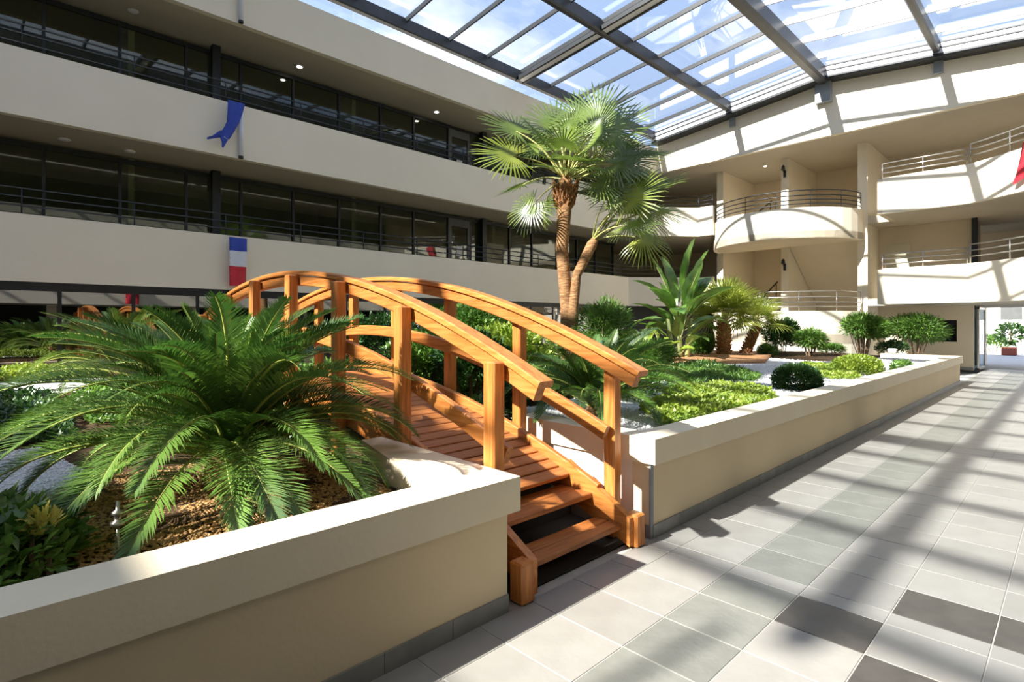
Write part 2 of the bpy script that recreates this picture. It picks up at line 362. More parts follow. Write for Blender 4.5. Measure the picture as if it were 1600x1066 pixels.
for i in range(len(BARS)-1):
    for j in range(4):
        x1, x0 = BARS[i], BARS[i+1]; y1, y0 = PUR[j], PUR[j+1]
        a = [(x0+.02, y0+.02, zroof(y0)), (x1-.02, y0+.02, zroof(y0)), (x1-.02, y1-.02, zroof(y1)), (x0+.02, y1-.02, zroof(y1))]
        MB().hull8(a, [(p[0], p[1], p[2]+0.012) for p in a]).build('pane', 'glass_roof', ceil_)
# white upstand glazing between the left parapet and the eave
for i in range(len(BARS)-1):
    for y in (YL+0.06, YR-0.06):
        MB().box(BARS[i+1]+.02, BARS[i]-.02, y-0.006, y+0.006, T3, 9.66).build('pane', 'glass_roof', ceil_)

# --- left facade ---------------------------------------------------------
wl = struct('wall_left', 'three-storey cream gallery facade in shade')
LCH = [(XB, YL), (19.40, YL), (XE, 11.10), (XE, 10.45)]
for z0, z1, pts in ((Z1, T1, LCH), (Z2, T2, LCH), (Z3, T3, [(XB, YL), (XE+0.1, YL)])):
    MB().wall(pts, 0.16, z0, z1).build('parapet', 'render_wall', wl)
    MB().wall([(p[0], p[1]) for p in pts], 0.19, z1-0.001, z1+0.025).build('coping', 'render_wall', wl)
for z in (Z1, Z2):
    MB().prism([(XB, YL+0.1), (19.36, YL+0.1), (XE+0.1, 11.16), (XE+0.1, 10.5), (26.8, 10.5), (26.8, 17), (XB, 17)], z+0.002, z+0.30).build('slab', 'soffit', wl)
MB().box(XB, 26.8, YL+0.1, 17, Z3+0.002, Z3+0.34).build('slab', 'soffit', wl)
MB().box(XB, 26.8, 16.9, 17.1, 0, Z3).build('back_wall', 'interior', wl)
for x in (4.06, 12.6, -4.5):
    for z0, z1 in ((Z1+.3, Z2), (Z2+.3, Z3)):
        MB().box(x, x+0.18, 14.38, 14.56, z0, z1).build('column', 'dark_metal', wl)
MB().box(XB, 19.35, YL+0.02, YL+0.14, 2.20, Z1).build('header_beam', 'dark_metal', wl)
# partitions inside the galleries behind the glass
for z0, z1 in ((Z1+.3, Z2), (Z2+.3, Z3)):
    for x in (-8.0, -3, 2.5, 7.9, 13.4, 18.8): MB().box(x-.06, x+.06, 14.7, 16.9, z0, z1).build('partition', 'interior', wl)

MULL = [-10.5, -9.24, -7.96, -6.68, -5.4, -4.12, -2.84, -1.56, -0.28, 1.0, 2.27, 3.55, 4.76, 6.07, 7.37, 8.70, 9.88, 11.24, 12.20, 12.82, 14.06, 15.25, 16.70, 17.95, 19.2, 20.5]
for wn, (z0, z1) in enumerate(((Z1+0.30, Z2-0.06), (Z2+0.30, Z3-0.08))):
    wnd = struct('window_%d' % (wn+2), 'long dark glazed gallery screen, %s storey' % ('middle' if wn == 0 else 'upper'), (0, 14.6, z0))
    MB().box(-10.6, 20.6, 14.55, 14.63, z1-0.09, z1).build('head_rail', 'dark_metal', wnd)
    MB().box(-10.6, 20.6, 14.55, 14.63, z0, z0+0.08).build('sill_rail', 'dark_metal', wnd)
    for x in MULL: MB().box(x-0.027, x+0.027, 14.54, 14.62, z0, z1).build('mullion', 'dark_metal', wnd)
    for a, b in zip(MULL[:-1], MULL[1:]):
        if abs(a-11.24) < .01: continue
        MB().box(a+.027, b-.027, 14.585, 14.597, z0+.08, z1-.09).build('pane', 'glass_dark', wnd)
    dr = struct('door_%d' % (wn+1), 'dark framed glazed gallery door with a paper notice', (11.72, 14.6, z0))
    for x0, x1 in ((11.27, 11.38), (12.06, 12.17)): MB().box(x0, x1, 14.55, 14.61, z0, z1-.2).build('stile', 'door', dr)
    MB().box(11.38, 12.06, 14.55, 14.61, z1-.34, z1-.2).build('top_rail', 'door', dr)
    MB().box(11.38, 12.06, 14.55, 14.61, z0, z0+.22).build('bottom_rail', 'door', dr)
    MB().box(11.27, 12.17, 14.56, 14.61, z1-.2, z1-.09).build('transom', 'door', dr)
    pn = MB().box(11.38, 12.06, 14.575, 14.587, z0+.22, z1-.34).build('pane', 'glass_dark', dr)
    MB().box(11.60, 11.84, 14.565, 14.572, z0+1.25, z0+1.58).build('notice', 'paper', pn)
    MB().tube([(12.0, 14.50, z0+1.0), (12.0, 14.50, z0+1.2)], 0.015, 6).build('handle', 'steel', dr)
# ground floor mirror-dark glazing flush with the facade
GM = [1.12+1.135*i for i in range(-10, 17)]
wnd = struct('window_1', 'dark mirror-like ground floor glazing below the left gallery', (0, YL, 0))
for x in GM: MB().box(x-0.03, x+0.03, YL+0.03, YL+0.10, 0.0, 2.20).build('mullion', 'dark_metal', wnd)
MB().box(XB, 19.35, YL+0.03, YL+0.10, 0.0, 0.10).build('sill_rail', 'dark_metal', wnd)
for a, b in zip(GM[:-1], GM[1:]): MB().box(a+.03, b-.03, YL+0.05, YL+0.062, 0.10, 2.20).build('pane', 'glass_ground', wnd)
MB().box(XB, 19.35, YL+1.4, YL+1.5, 0, 2.34).build('dark_lining', 'interior_dark', wl)  # near-black wall stands in for the unlit room behind the glass
MB().wall([(19.40, YL+.3), (XE+1.5, 11.4), (26.8, 11.4)], 0.1, 0, 2.34).build('dark_lining', 'interior_dark', wl)  # near-black: the dark under the gallery is put into the colour

# gallery railings
def rail_run(pts, zs, rad, posts, zbase, name, label, m='dark_metal', post_r=0.014, group=None):
    t = thing(name, label, 'railing', (pts[0][0], pts[0][1], zbase), group)
    for z in zs: MB().tube([(p[0], p[1], z) for p in pts], rad, 6).build('rail', m, t, smooth=True)
    L = [0]
    for a, b in zip(pts[:-1], pts[1:]): L.append(L[-1]+math.hypot(b[0]-a[0], b[1]-a[1]))
    for i in range(posts+1):
        d = L[-1]*i/posts; k = 0
        while k < len(pts)-2 and L[k+1] < d: k += 1
        u = (d-L[k])/max(1e-6, L[k+1]-L[k]); x_ = pts[k][0]+(pts[k+1][0]-pts[k][0])*u; y_ = pts[k][1]+(pts[k+1][1]-pts[k][1])*u
        MB().tube([(x_, y_, zbase), (x_, y_, zs[0])], post_r, 6).build('post', m, t, smooth=True)
    return t
LRP = [(XB+.2, YL+0.09), (19.36, YL+0.09), (XE+0.07, 11.14)]
rail_run(LRP, (4.02, 3.87, 3.71), 0.017, 20, T1+.02, 'gallery_railing', 'thin black three-bar railing on the lower gallery parapet, left facade')
rail_run(LRP, (6.93, 6.77, 6.60), 0.017, 20, T2+.02, 'gallery_railing', 'thin black three-bar railing on the upper gallery parapet, left facade')

# --- far facade ------------------------------------------------------------
wf = struct('wall_far', 'sunlit cream end facade with stair tower and balconies')
def zfas(y): return zroof(y)-0.47
# gable wall above the top gallery
b = MB(); poly = [(YR, Z3), (YL+.02, Z3), (YL+.02, zroof(YL)), (6.3, zroof(6.3)), (YR, zroof(YR))]
b.add([(XE, y, z) for y, z in poly]+[(XE+0.18, y, z) for y, z in poly], [(0, 1, 2, 3, 4), (9, 8, 7, 6, 5)]+[(i, (i+1) % 5, 5+(i+1) % 5, 5+i) for i in range(5)])
b.build('gable_parapet', 'render_wall', wf)
for y0, y1 in ((YL, 6.3), (6.3, YR)):
    def slab4(x, za, zb_): return [(x, y0, zfas(y0)+za), (x, y0, zfas(y0)+zb_), (x, y1, zfas(y1)+zb_), (x, y1, zfas(y1)+za)]
    MB().hull8(slab4(XE-0.46, 0.05, 0.42), slab4(XE-0.002, 0.05, 0.42)).build('fascia', 'fascia', wf)
    MB().hull8(slab4(XE-0.50, -0.05, 0.05), slab4(XE-0.002, -0.05, 0.05)).build('fascia_trim', 'dark_metal', wf)
    MB().hull8(slab4(XE-0.485, 0.21, 0.25), slab4(XE-0.462, 0.21, 0.25)).build('fascia_trim', 'dark_metal', wf)
    MB().hull8(slab4(XE-0.485, 0.38, 0.42), slab4(XE-0.462, 0.38, 0.42)).build('fascia_trim', 'dark_metal', wf)
MB().box(XE-0.22, XE-0.002, 6.05, 6.55, 9.45, 10.2).build('ridge_bracket', 'bracket', wf)
MB().box(XE-0.12, XE-0.002, 2.93, 3.17, 9.45, 9.90).build('purlin_bracket', 'bracket', wf)
MB().box(XE-0.12, XE-0.002, 9.50, 9.70, 9.45, 9.90).build('purlin_bracket', 'bracket', wf)
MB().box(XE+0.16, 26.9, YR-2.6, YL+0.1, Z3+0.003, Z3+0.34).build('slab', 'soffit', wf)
RCH = [(XE, 4.55), (XE, 2.35)]
for k in range(1, 7):      # rounded start of the corner balcony
    t_ = k/6; RCH.append((XE-2.25*(t_**1.15)*0.999, 2.35-2.75*t_))
for z0, z1 in ((Z1E, T1E), (Z2, T2)):
    MB().wall(RCH, 0.16, z0, z1).build('parapet', 'render_wall', wf)
    MB().wall(RCH, 0.19, z1-0.001, z1+0.025).build('coping', 'render_wall', wf)
    MB().box(XE+0.01, XE+1.8, 4.55, 4.70, z0, z1).build('parapet_return', 'wall_warm', wf)
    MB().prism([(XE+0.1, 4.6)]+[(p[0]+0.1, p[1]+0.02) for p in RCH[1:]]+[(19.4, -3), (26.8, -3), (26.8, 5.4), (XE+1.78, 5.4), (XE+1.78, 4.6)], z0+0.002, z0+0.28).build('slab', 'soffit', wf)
# back wall of the far galleries
MB().box(26.7, 26.9, 2.55, 17, 0.0, Z3).build('back_wall', 'wall_warm', wf)
MB().box(24.9, 25.2, 2.55, 5.4, Z1E+.28, Z2).build('gallery_wall', 'wall_warm', wf)
MB().box(26.7, 26.9, -3, 2.55, Z2+.28, Z3).build('back_wall', 'wall_warm', wf)
MB().box(24.86, 24.9, 4.35, 5.1, Z1E+.28, Z1E+2.35).build('gallery_door', 'interior', wf)
MB().box(26.64, 26.7, 3.2, 4.1, Z2+.28, Z2+2.35).build('gallery_door', 'interior', wf)
MB().box(24.7, 24.9, 2.42, 2.58, Z1E+.28, Z2).build('dark_post', 'dark_metal', wf)
MB().box(29.3, 29.5, -3, 5.4, Z1E, Z2).build('gallery_end', 'wall_warm', wf)
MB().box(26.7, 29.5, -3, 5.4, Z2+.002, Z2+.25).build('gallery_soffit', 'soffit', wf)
MB().box(19.6, 29.5, -3.1, -2.9, Z1E, Z3).build('gallery_end', 'wall_warm', wf)
# stair tower: three fins, round landings, flights
FINS = ((10.82, 11.10), (8.12, 8.40), (5.38, 5.70))
for y0, y1 in FINS: MB().box(23.40, 26.7, y0, y1, 0.0, Z3).build('fin_wall', 'render_wall', wf)
CX, CY, CR = 23.55, 8.24, 2.78
arc = []
for k in range(25):
    th = math.radians(90+180*k/24); arc.append((CX+CR*math.cos(th), CY+CR*math.sin(th)))
for z0, z1, nm in ((4.70, 5.78, 'round_parapet'), (0.2, 2.08, 'round_wall')):
    MB().wall(arc, 0.14, z0, z1).build(nm, 'render_wall', wf)
MB().prism(arc[::1], 4.702, 4.95).build('round_landing', 'wall_warm', wf)
MB().prism(arc[::1], 0.9, 1.25).build('round_landing', 'wall_warm', wf)
def flight(y0, y1, xa, za, xb, zb_):
    MB().hull8([(xa, y0, za-.22), (xa, y1, za-.22), (xa, y1, za), (xa, y0, za)], [(xb, y0, zb_-.22), (xb, y1, zb_-.22), (xb, y1, zb_), (xb, y0, zb_)]).build('stair_flight', 'wall_warm', wf)
flight(5.72, 8.10, 23.45, 4.94, 26.7, 2.75); flight(8.42, 10.80, 23.45, 4.94, 26.7, 5.6)
flight(8.42, 10.80, 23.45, 1.25, 26.7, 2.6)
def stair_rail(a, b, label):
    t = thing('stair_handrail', label, 'handrail', a)
    MB().tube([a, b], 0.035, 8).build('rail', 'dark_metal', t, smooth=True)
    for u in (0.05, 0.95):
        p = Vector(a).lerp(Vector(b), u); MB().tube([(p.x, p.y, p.z-0.75), tuple(p)], 0.02, 6).build('post', 'dark_metal', t, smooth=True)
stair_rail((23.2, 9.9, 5.75), (26.4, 9.9, 7.3), 'sloping black stair handrail above the round balcony')
stair_rail((23.3, 9.6, 2.15), (26.3, 9.6, 3.55), 'sloping black stair handrail under the round balcony')
# lower wall and recess behind the shrubs, entrance pier
MB().box(24.9, 25.2, 2.55, 5.4, 0, 0.98).build('garden_wall', 'wall_warm', wf)
MB().box(24.9, 25.2, 3.75, 5.4, 0.98, Z1E).build('garden_wall', 'wall_warm', wf)
MB().box(24.9, 25.2, 2.55, 3.0, 0.98, Z1E).build('entrance_pier', 'wall_warm', wf)
MB().box(24.9, 25.2, 3.0, 3.75, 1.75, Z1E).build('garden_wall', 'wall_warm', wf)
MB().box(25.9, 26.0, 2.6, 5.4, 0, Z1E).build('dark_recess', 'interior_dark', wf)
MB().box(25.2, 28.6, 2.55, 2.62, 0, 0.12).build('plinth', 'plinth', wf)
MB().box(24.88, 24.9, 2.55, 5.4, 0, 0.10).build('plinth', 'plinth', wf)
# entrance: glass leaf standing open and a bright yard beyond
dr = struct('door_3', 'open glass entrance door beside the beige pier', (25.3, 2.5, 0))
MB().box(25.25, 27.0, 2.44, 2.455, 0.06, 2.14).build('pane', 'glass_door', dr)
for x in (25.22, 26.98): MB().box(x, x+0.05, 2.42, 2.475, 0, 2.2).build('stile', 'steel', dr)
MB().box(25.22, 27.03, 2.42, 2.475, 2.14, 2.2).build('top_rail', 'steel', dr)
MB().box(25.22, 27.03, 2.42, 2.475, 0, 0.06).build('bottom_rail', 'steel', dr)
MB().tube([(26.8, 2.38, 0.95), (26.8, 2.38, 1.25)], 0.018, 8).build('handle', 'steel', dr)
MB().box(26.9, 29.5, -3, 2.6, Z1E+.002, Z1E+.28).build('passage_ceiling', 'soffit', wf)
MB().box(26.9, 29.5, 2.6, 2.8, 0, Z1E+.28).build('passage_wall', 'wall_warm', wf)
gy = MB().box(26.0, 75, -35, 35, -0.15, -0.006).build('ground_outside', 'paving'); tag(gy, 'pale paved yard outside the entrance', kind='structure')
gw = MB().box(-90, 26.0, -60, 75, -0.40, -0.13).build('ground_around', 'paving'); tag(gw, 'pale ground around and under the building', kind='structure')

# --- right and back facades (seen mirrored in the dark glazing) --------------
wr = struct('wall_right', 'sunlit cream gallery facade on the right')
for z0, z1, x1 in ((Z1, T1, 19.4), (Z2, T2, 19.4), (Z3, T3, XE)):
    MB().box(XB, x1, YR-.16, YR, z0, z1).build('parapet', 'render_wall', wr)
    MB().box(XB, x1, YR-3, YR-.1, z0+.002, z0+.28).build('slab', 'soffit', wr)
MB().box(XB, 20.0, YR-3.2, YR-3.0, 0, Z3).build('back_wall', 'interior_dark', wr)
for x in (-8, -3, 2, 7, 12, 17): MB().box(x, x+0.3, YR-1.6, YR-1.3, 0, Z1).build('column', 'render_wall', wr)
wb = struct('wall_back', 'cream gallery facade closing the hall behind')
for z0, z1 in ((Z1, T1), (Z2, T2), (Z3, T3)):
    MB().box(XB-.16, XB, YR, YL, z0, z1).build('parapet', 'render_wall', wb)
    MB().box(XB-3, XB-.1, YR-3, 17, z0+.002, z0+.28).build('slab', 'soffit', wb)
MB().box(XB-3.2, XB-3, YR-3, 17, 0, Z3+.3).build('back_wall', 'interior', wb)
for i in range(8):
    y = YR+(YL-YR)*i/7
    MB().box(XB-.06, XB, y-.03, y+.03, T3, zroof(y)-.02).build('gable_mullion', 'dark_metal', wb)

# --- far balcony railings ---------------------------------------------------
def arc_pts(r, a0, a1, n): return [(CX+r*math.cos(math.radians(a0+(a1-a0)*k/n)), CY+r*math.sin(math.radians(a0+(a1-a0)*k/n))) for k in range(n+1)]
rail_run(arc_pts(CR-.07, 97, 263, 20), (6.40, 6.22, 6.06, 5.92), 0.02, 7, 5.78, 'balcony_railing', 'curved black railing on the round balcony of the stair tower')
rail_run(arc_pts(CR-.07, 180, 263, 12), (2.78, 2.58, 2.40, 2.24), 0.02, 3, 2.08, 'balcony_railing', 'curved steel railing on the low round wall of the stair tower', 'steel')
RP = [(p[0]+0.08, p[1]+0.02) for p in RCH[:2]]
RC = [(p[0]+0.09, p[1]+0.03) for p in RCH[1:]]
RC[0] = tuple(Vector(RC[0]).lerp(Vector(RC[1]), 0.2))
rail_run(RP, (6.96, 6.80, 6.64), 0.022, 2, T2+.02, 'balcony_railing', 'straight steel railing on the upper balcony beside the tall fin', 'steel', 0.018)
rail_run(RC, (7.08, 6.90, 6.72), 0.022, 3, T2+.02, 'balcony_railing', 'steel railing following the upper corner balcony', 'steel', 0.018)
rail_run(RP, (3.93, 3.77, 3.61), 0.022, 2, T1E+.02, 'balcony_railing', 'straight steel railing on the lower balcony beside the tall fin', 'steel', 0.018)
rail_run(RC, (4.03, 3.85, 3.67), 0.022, 3, T1E+.02, 'balcony_railing', 'steel railing following the lower corner balcony', 'steel', 0.018)
rail_run([(26.2, 8.05), (26.2, 5.75)], (6.55, 6.38, 6.2, 6.02), 0.02, 3, 5.6, 'balcony_railing', 'grey railing at the stair head between the two fins', 'steel')
rail_run([(XE+.08, 11.1), (XE+.08, 10.5)], (6.90, 6.74, 6.60), 0.02, 1, T2+.02, 'balcony_railing', 'short black railing between the left gallery and the round balcony')

# =================================================================== PLANTERS
def planter_left():
    t = thing('planter', 'cream rendered planter wall left of the bridge steps, with pale cap', 'planter', (1.9, 2.4, 0))
    MB().box(XB+.1, 2.13, 2.225, 2.39, 0.0, 0.57).build('front_wall', 'planter', t)
    MB().prism([(2.13, 2.39), (2.17, 3.62), (2.03, 3.62), (1.78, 2.39)], 0, 0.57).build('return_wall', 'planter', t)
    MB().prism([(XB+.1, 2.165), (2.175, 2.165), (2.194, 3.66), (2.03, 3.66), (1.715, 2.415), (XB+.1, 2.415)], 0.565, 0.755).build('cap', 'cap', t)
    x = 2.135
    while x > -2.5:
        MB().box(x-0.395, x-0.004, 2.212, 2.228, 0.0, 0.095).build('plinth_tile', 'plinth', t); x -= 0.395
    MB().box(XB+.1, x, 2.212, 2.228, 0, 0.095).build('plinth_run', 'plinth', t)
    MB().box(2.125, 2.14, 2.228, 3.6, 0, 0.095).build('plinth_return', 'plinth', t)
    MB().box(XB+.1, 2.15, 10.35, 10.6, 0, 0.80).build('rear_wall', 'planter', t)
    MB().box(2.0, 2.15, 8.3, 10.4, 0, 0.72).build('return_wall', 'planter', t)
def planter_right():
    t = thing('planter', 'long cream rendered planter wall running along the tiled walkway', 'planter', (3.8, 2.4, 0))
    MB().box(3.62, 19.0, 2.225, 2.39, 0.0, 0.57).build('front_wall', 'planter', t)
    MB().box(3.62, 3.80, 2.39, 3.60, 0, 0.57).build('return_wall', 'white_wall', t)
    MB().prism([(3.575, 2.165), (19.05, 2.165), (19.05, 2.425), (3.80, 2.425), (3.84, 3.64), (3.60, 3.64), (3.575, 2.42)], 0.565, 0.755).build('cap', 'cap', t)
    MB().box(3.60, 3.64, 2.218, 2.232, 0.0, 0.565).build('corner_joint', 'bracket', t)
    x = 3.63
    while x < 14:
        MB().box(x, x+0.391, 2.212, 2.228, 0.0, 0.095).build('plinth_tile', 'plinth', t); x += 0.395
    MB().box(x, 19.0, 2.212, 2.228, 0, 0.095).build('plinth_run', 'plinth', t)
    MB().box(3.605, 3.622, 2.228, 3.5, 0, 0.095).build('plinth_return', 'plinth', t)
    MB().box(18.85, 19.0, 2.39, 4.0, 0, 0.57).build('end_wall', 'planter', t)
    MB().box(18.78, 19.05, 2.425, 4.0, 0.565, 0.755).build('cap', 'cap', t)
    MB().box(3.65, 19.5, 10.35, 10.6, 0, 0.75).build('rear_wall', 'planter', t)
    MB().box(3.65, 3.80, 8.3, 10.4, 0, 0.72).build('return_wall', 'planter', t)
planter_left(); planter_right()

def zl(x, y):   # soil level in the left bed rises to the back
    return 0.60+0.26*min(1, max(0, (y-4.6)/4.2))**1.3
def zr(x, y): return 0.66+0.03*math.sin(x*1.3+y)
def inpoly(x, y, poly):
    c = False; n = len(poly); j = n-1
    for i in range(n):
        xi, yi = poly[i]; xj, yj = poly[j]
        if (yi > y) != (yj > y) and x < (xj-xi)*(y-yi)/(yj-yi)+xi: c = not c
        j = i
    return c
def bed(name, label, poly, zf, m, step=0.2, cat='soil', lift=0.0, skirt=0.25, kind='structure', jitter=0.0, dome=0.0):
    xs_ = [p[0] for p in poly]; ys_ = [p[1] for p in poly]
    bm = bmesh.new(); vs_ = [bm.verts.new((x, y, 0)) for x, y in poly]; bm.faces.new(vs_)
    x = min(xs_)+step
    while x < max(xs_):
        bmesh.ops.bisect_plane(bm, geom=bm.verts[:]+bm.edges[:]+bm.faces[:], plane_co=(x, 0, 0), plane_no=(1, 0, 0)); x += step
    y = min(ys_)+step
    while y < max(ys_):
        bmesh.ops.bisect_plane(bm, geom=bm.verts[:]+bm.edges[:]+bm.faces[:], plane_co=(0, y, 0), plane_no=(0, 1, 0)); y += step
    ext = bmesh.ops.extrude_face_region(bm, geom=bm.faces[:]); top = set(q for q in ext['geom'] if isinstance(q, bmesh.types.BMVert))
    cx_, cy_ = sum(xs_)/len(xs_), sum(ys_)/len(ys_)
    for q in bm.verts:
        z = zf(q.co.x, q.co.y)
        if q in top: q.co.z = z+lift+RNG.uniform(-jitter, jitter)+(dome if not q.is_boundary and all(len(e_.link_faces) == 2 for e_ in q.link_edges) and inpoly(q.co.x*0.9+cx_*0.1, q.co.y*0.9+cy_*0.1, poly) else 0)
        else: q.co.z = z-skirt
    bmesh.ops.recalc_face_normals(bm, faces=bm.faces[:])
    me = bpy.data.meshes.new(name); bm.to_mesh(me); bm.free(); me.materials.append(M[m])
    me.polygons.foreach_set('use_smooth', [True]*len(me.polygons))
    o = bpy.data.objects.new(name, me); COL.objects.link(o); tag(o, label, cat if kind != 'structure' else None, kind=kind); return o
bed('garden_soil', 'dark soil bed left of the bridge', [(-8, 2.39), (1.80, 2.39), (2.04, 3.6), (3.6, 3.75), (3.6, 8.3), (2.0, 8.3), (2.0, 10.36), (-8, 10.36)],
    lambda x, y: zl(x, y) if x < 1.9 else zl(x, y)*max(0.3, 1-(x-1.9)*1.3), 'soil', 0.25, jitter=0.012)
bed('garden_soil', 'soil bed right of the bridge', [(3.80, 2.40), (18.86, 2.40), (18.86, 4.0), (20.6, 4.2), (20.6, 10.36), (3.7, 10.36), (3.62, 3.62), (3.80, 3.6)], lambda x, y: zr(x, y)-0.03, 'soil', 0.4, jitter=0.01)

# =================================================================== WOODEN BRIDGE
YC = 5.93
def H(y): return 2.15-0.0603*(y-YC)**2          # handrail top
def dH(y): return -0.1206*(y-YC)
br = thing('footbridge', 'orange-brown arched wooden footbridge with railings and two steps', 'bridge', (2.85, 2.4, 0))
def curve_path(y0, y1, x, dz, n=36):
    out = []
    for i in range(n+1):
        y = y0+(y1-y0)*i/n; s_ = dH(y); up = Vector((0, -s_, 1)).normalized()
        out.append(((x, y, H(y)+dz), (1, 0, 0), tuple(up)))
    return out
def rect(w, h, c=0.008): return [(-w/2+c, -h), (w/2-c, -h), (w/2, -h+c), (w/2, -c), (w/2-c, 0), (-w/2+c, 0), (-w/2, -c), (-w/2, -h+c)]
DECK = -1.11
for sx, xr, xp in ((-1, 2.345, 2.245), (1, 3.355, 3.455)):
    MB().sweep(curve_path(2.12, 9.74, xr-sx*0.0, 0), rect(0.125, 0.045)).build('handrail_cap', 'wood_y', br)
    MB().sweep(curve_path(2.16, 9.70, xr, -0.052), rect(0.07, 0.095)).build('handrail', 'wood_y', br)
    MB().sweep(curve_path(2.42, 9.44, xr, -0.56), rect(0.05, 0.115)).build('mid_rail', 'wood_y', br)
    MB().sweep(curve_path(2.50, 9.36, xr-sx*0.0, DECK+0.075), rect(0.055, 0.26)).build('stringer', 'wood_y', br)
    n = 8
    for i in range(n):
        y = 2.46+i*(9.40-2.46)/(n-1)
        low = 0.0 if i in (0, n-1) else zl(2.0, y)-0.15 if i not in (1, n-2) else 0.0
        top = H(y)-0.045
        MB().box(xp-0.05, xp+0.05, y-0.05, y+0.05, low, top, 0.012).build('post', 'wood_z', br)
    for far in (0, 1):
        yy = (lambda v: v if not far else 2*YC-v)
        xn = 2.27 if sx < 0 else 3.43
        a, b_ = sorted((yy(2.19), yy(2.30)))
        MB().box(xn-0.055, xn+0.055, a, b_, 0, 0.235, 0.012).build('newel', 'wood_z', br)
        # side cheek of the steps
        y0, y1 = yy(2.22), yy(2.80)
        MB().hull8([(xr-0.028, y0, 0.02), (xr+0.028, y0, 0.02), (xr+0.028, y0, 0.22), (xr-0.028, y0, 0.22)],
                   [(xr-0.028, y1, 0.25), (xr+0.028, y1, 0.25), (xr+0.028, y1, H(y1)+DECK+0.085), (xr-0.028, y1, H(y1)+DECK+0.085)]).build('step_cheek', 'wood_y', br)
x0, x1 = 2.375, 3.325
MB().box(2.20, 3.60, 2.98, 3.06, 0.0, 0.42).build('backing_board', 'interior_dark', br)  # dark panel added where the open space behind the treads is only shaded
MB().box(2.18, 3.604, 2.31, 2.98, -0.004, 0.004).build('footing', 'interior_dark', br)  # dark sheet on the ground painting in the shade below the treads
for far in (0, 1):
    yy = (lambda v: v if not far else 2*YC-v)
    for ya, yb, z in ((2.29, 2.52, 0.165), (2.55, 2.86, 0.335)):
        a, b_ = sorted((yy(ya), yy(yb))); m_ = (a+b_)/2
        for c0, c1 in ((a, m_-0.004), (m_+0.004, b_)): MB().box(x0-.02, x1+.02, c0, c1, z-0.04, z, 0.006).build('tread', 'wood_deck', br)
y = 2.76; PW = 0.112
while y+PW < 2*YC-2.70:
    yc = y+PW/2; s_ = dH(yc); ang = math.atan(s_); z = H(yc)+DECK
    if 'pl' not in globals():
        o_ = MB().box(-(x1-x0)/2, (x1-x0)/2, -PW/2+.004, PW/2-.004, -0.035, 0, 0.005).build('plank', 'wood_deck'); pl = o_.data; bpy.data.objects.remove(o_)
    link_mesh('plank', pl, br, loc=(0, yc-2.4, z), rot=(ang, 0, 0)); y += PW/math.sqrt(1+s_*s_)*math.sqrt(1+s_*s_)

# =================================================================== PLANT BUILDERS
def frond_mesh(name, L, e0, e1, lmax, pairs, w, m, seed, v_up=0.35, sweepf=0.62):
    """feather leaf: rachis rising at e0 and bending to e1 (degrees), a row of narrow leaflets on each side"""
    r = np.random.default_rng(seed); n = 24; p = [Vector((0, 0, 0))]; d = []
    for i in range(n):
        u = (i+0.5)/n; a = math.radians(e0+(e1-e0)*u**1.25); d.append(Vector((math.cos(a), 0, math.sin(a)))); p.append(p[-1]+d[-1]*(L/n))
    V = []; T = []
    def at(u):
        f_ = min(u*n, n-1e-4); i = int(f_); return p[i].lerp(p[i+1], f_-i), d[i]
    for k in range(pairs):
        u = 0.10+0.90*(k+0.5)/pairs; c, dd = at(u); up = Vector((-dd.z, 0, dd.x))
        ll = lmax*max(0.22, math.sin(math.pi*(0.10+0.86*u))**0.7)
        for sd in (-1, 1):
            sw = sweepf+0.5*u*u+r.uniform(-.07, .07)
            dirv = (Vector((0, sd, 0))*math.cos(sw)+dd*math.sin(sw)+up*(v_up+r.uniform(-.08, .08))).normalized()
            l2 = ll*r.uniform(0.88, 1.08); ww = dirv.cross(up).normalized()*w*0.5
            droop = Vector((0, 0, -1))*l2*r.uniform(0.02, 0.16)
            b0 = c; mid = c+dirv*l2*0.5; tip = c+dirv*l2+droop
            k0 = len(V); V += [b0-ww*0.6, b0+ww*0.6, mid+ww, mid-ww, tip]
            T += [(k0, k0+1, k0+2), (k0, k0+2, k0+3), (k0+3, k0+2, k0+4)]
    nl = len(T)
    # rachis, triangular section
    R0 = 0.011*L
    for i in range(n+1):
        dd = d[min(i, n-1)]; up = Vector((-dd.z, 0, dd.x)); rr = R0*(1-0.8*i/n)
        k0 = len(V); V += [p[i]+up*rr, p[i]+Vector((0, rr, 0))-up*rr*.6, p[i]+Vector((0, -rr, 0))-up*rr*.6]
        if i:
            for j in range(3):
                a, b_ = k0-3+j, k0-3+(j+1) % 3; T += [(a, b_, b_+3), (a, b_+3, a+3)]
    me = raw_mesh(name, np.array([tuple(q) for q in V]), np.array(T), m); me.materials.append(M['rachis'])
    mi = np.zeros(len(T), np.int32); mi[nl:] = 1; me.polygons.foreach_set('material_index', mi); return me
FR = {}
def solid_left(P):
    x, y, z = P[:, 0], P[:, 1], P[:, 2]
    soil = 0.60+0.26*np.clip((y-4.6)/4.2, 0, 1)**1.3+0.012
    lim = np.where((y > 2.16) & (y < 2.43), 0.76, np.where(y <= 2.16, -9, soil))
    lim = np.where((y > 2.16) & (y < 3.68) & (x > 1.70+(y-2.4)*0.25) & (x < 2.2), 0.76, lim)
    lim = np.where((x > 1.98) & (y > 8.28), 0.73, lim)
    bad = z < lim
    bad |= (x > 2.185) & (y > 2.15)                                   # bridge
    bad |= (np.hypot(x-0.435, y-2.86) < 0.06) & (z < 0.90)            # spike light
    return bad.any()
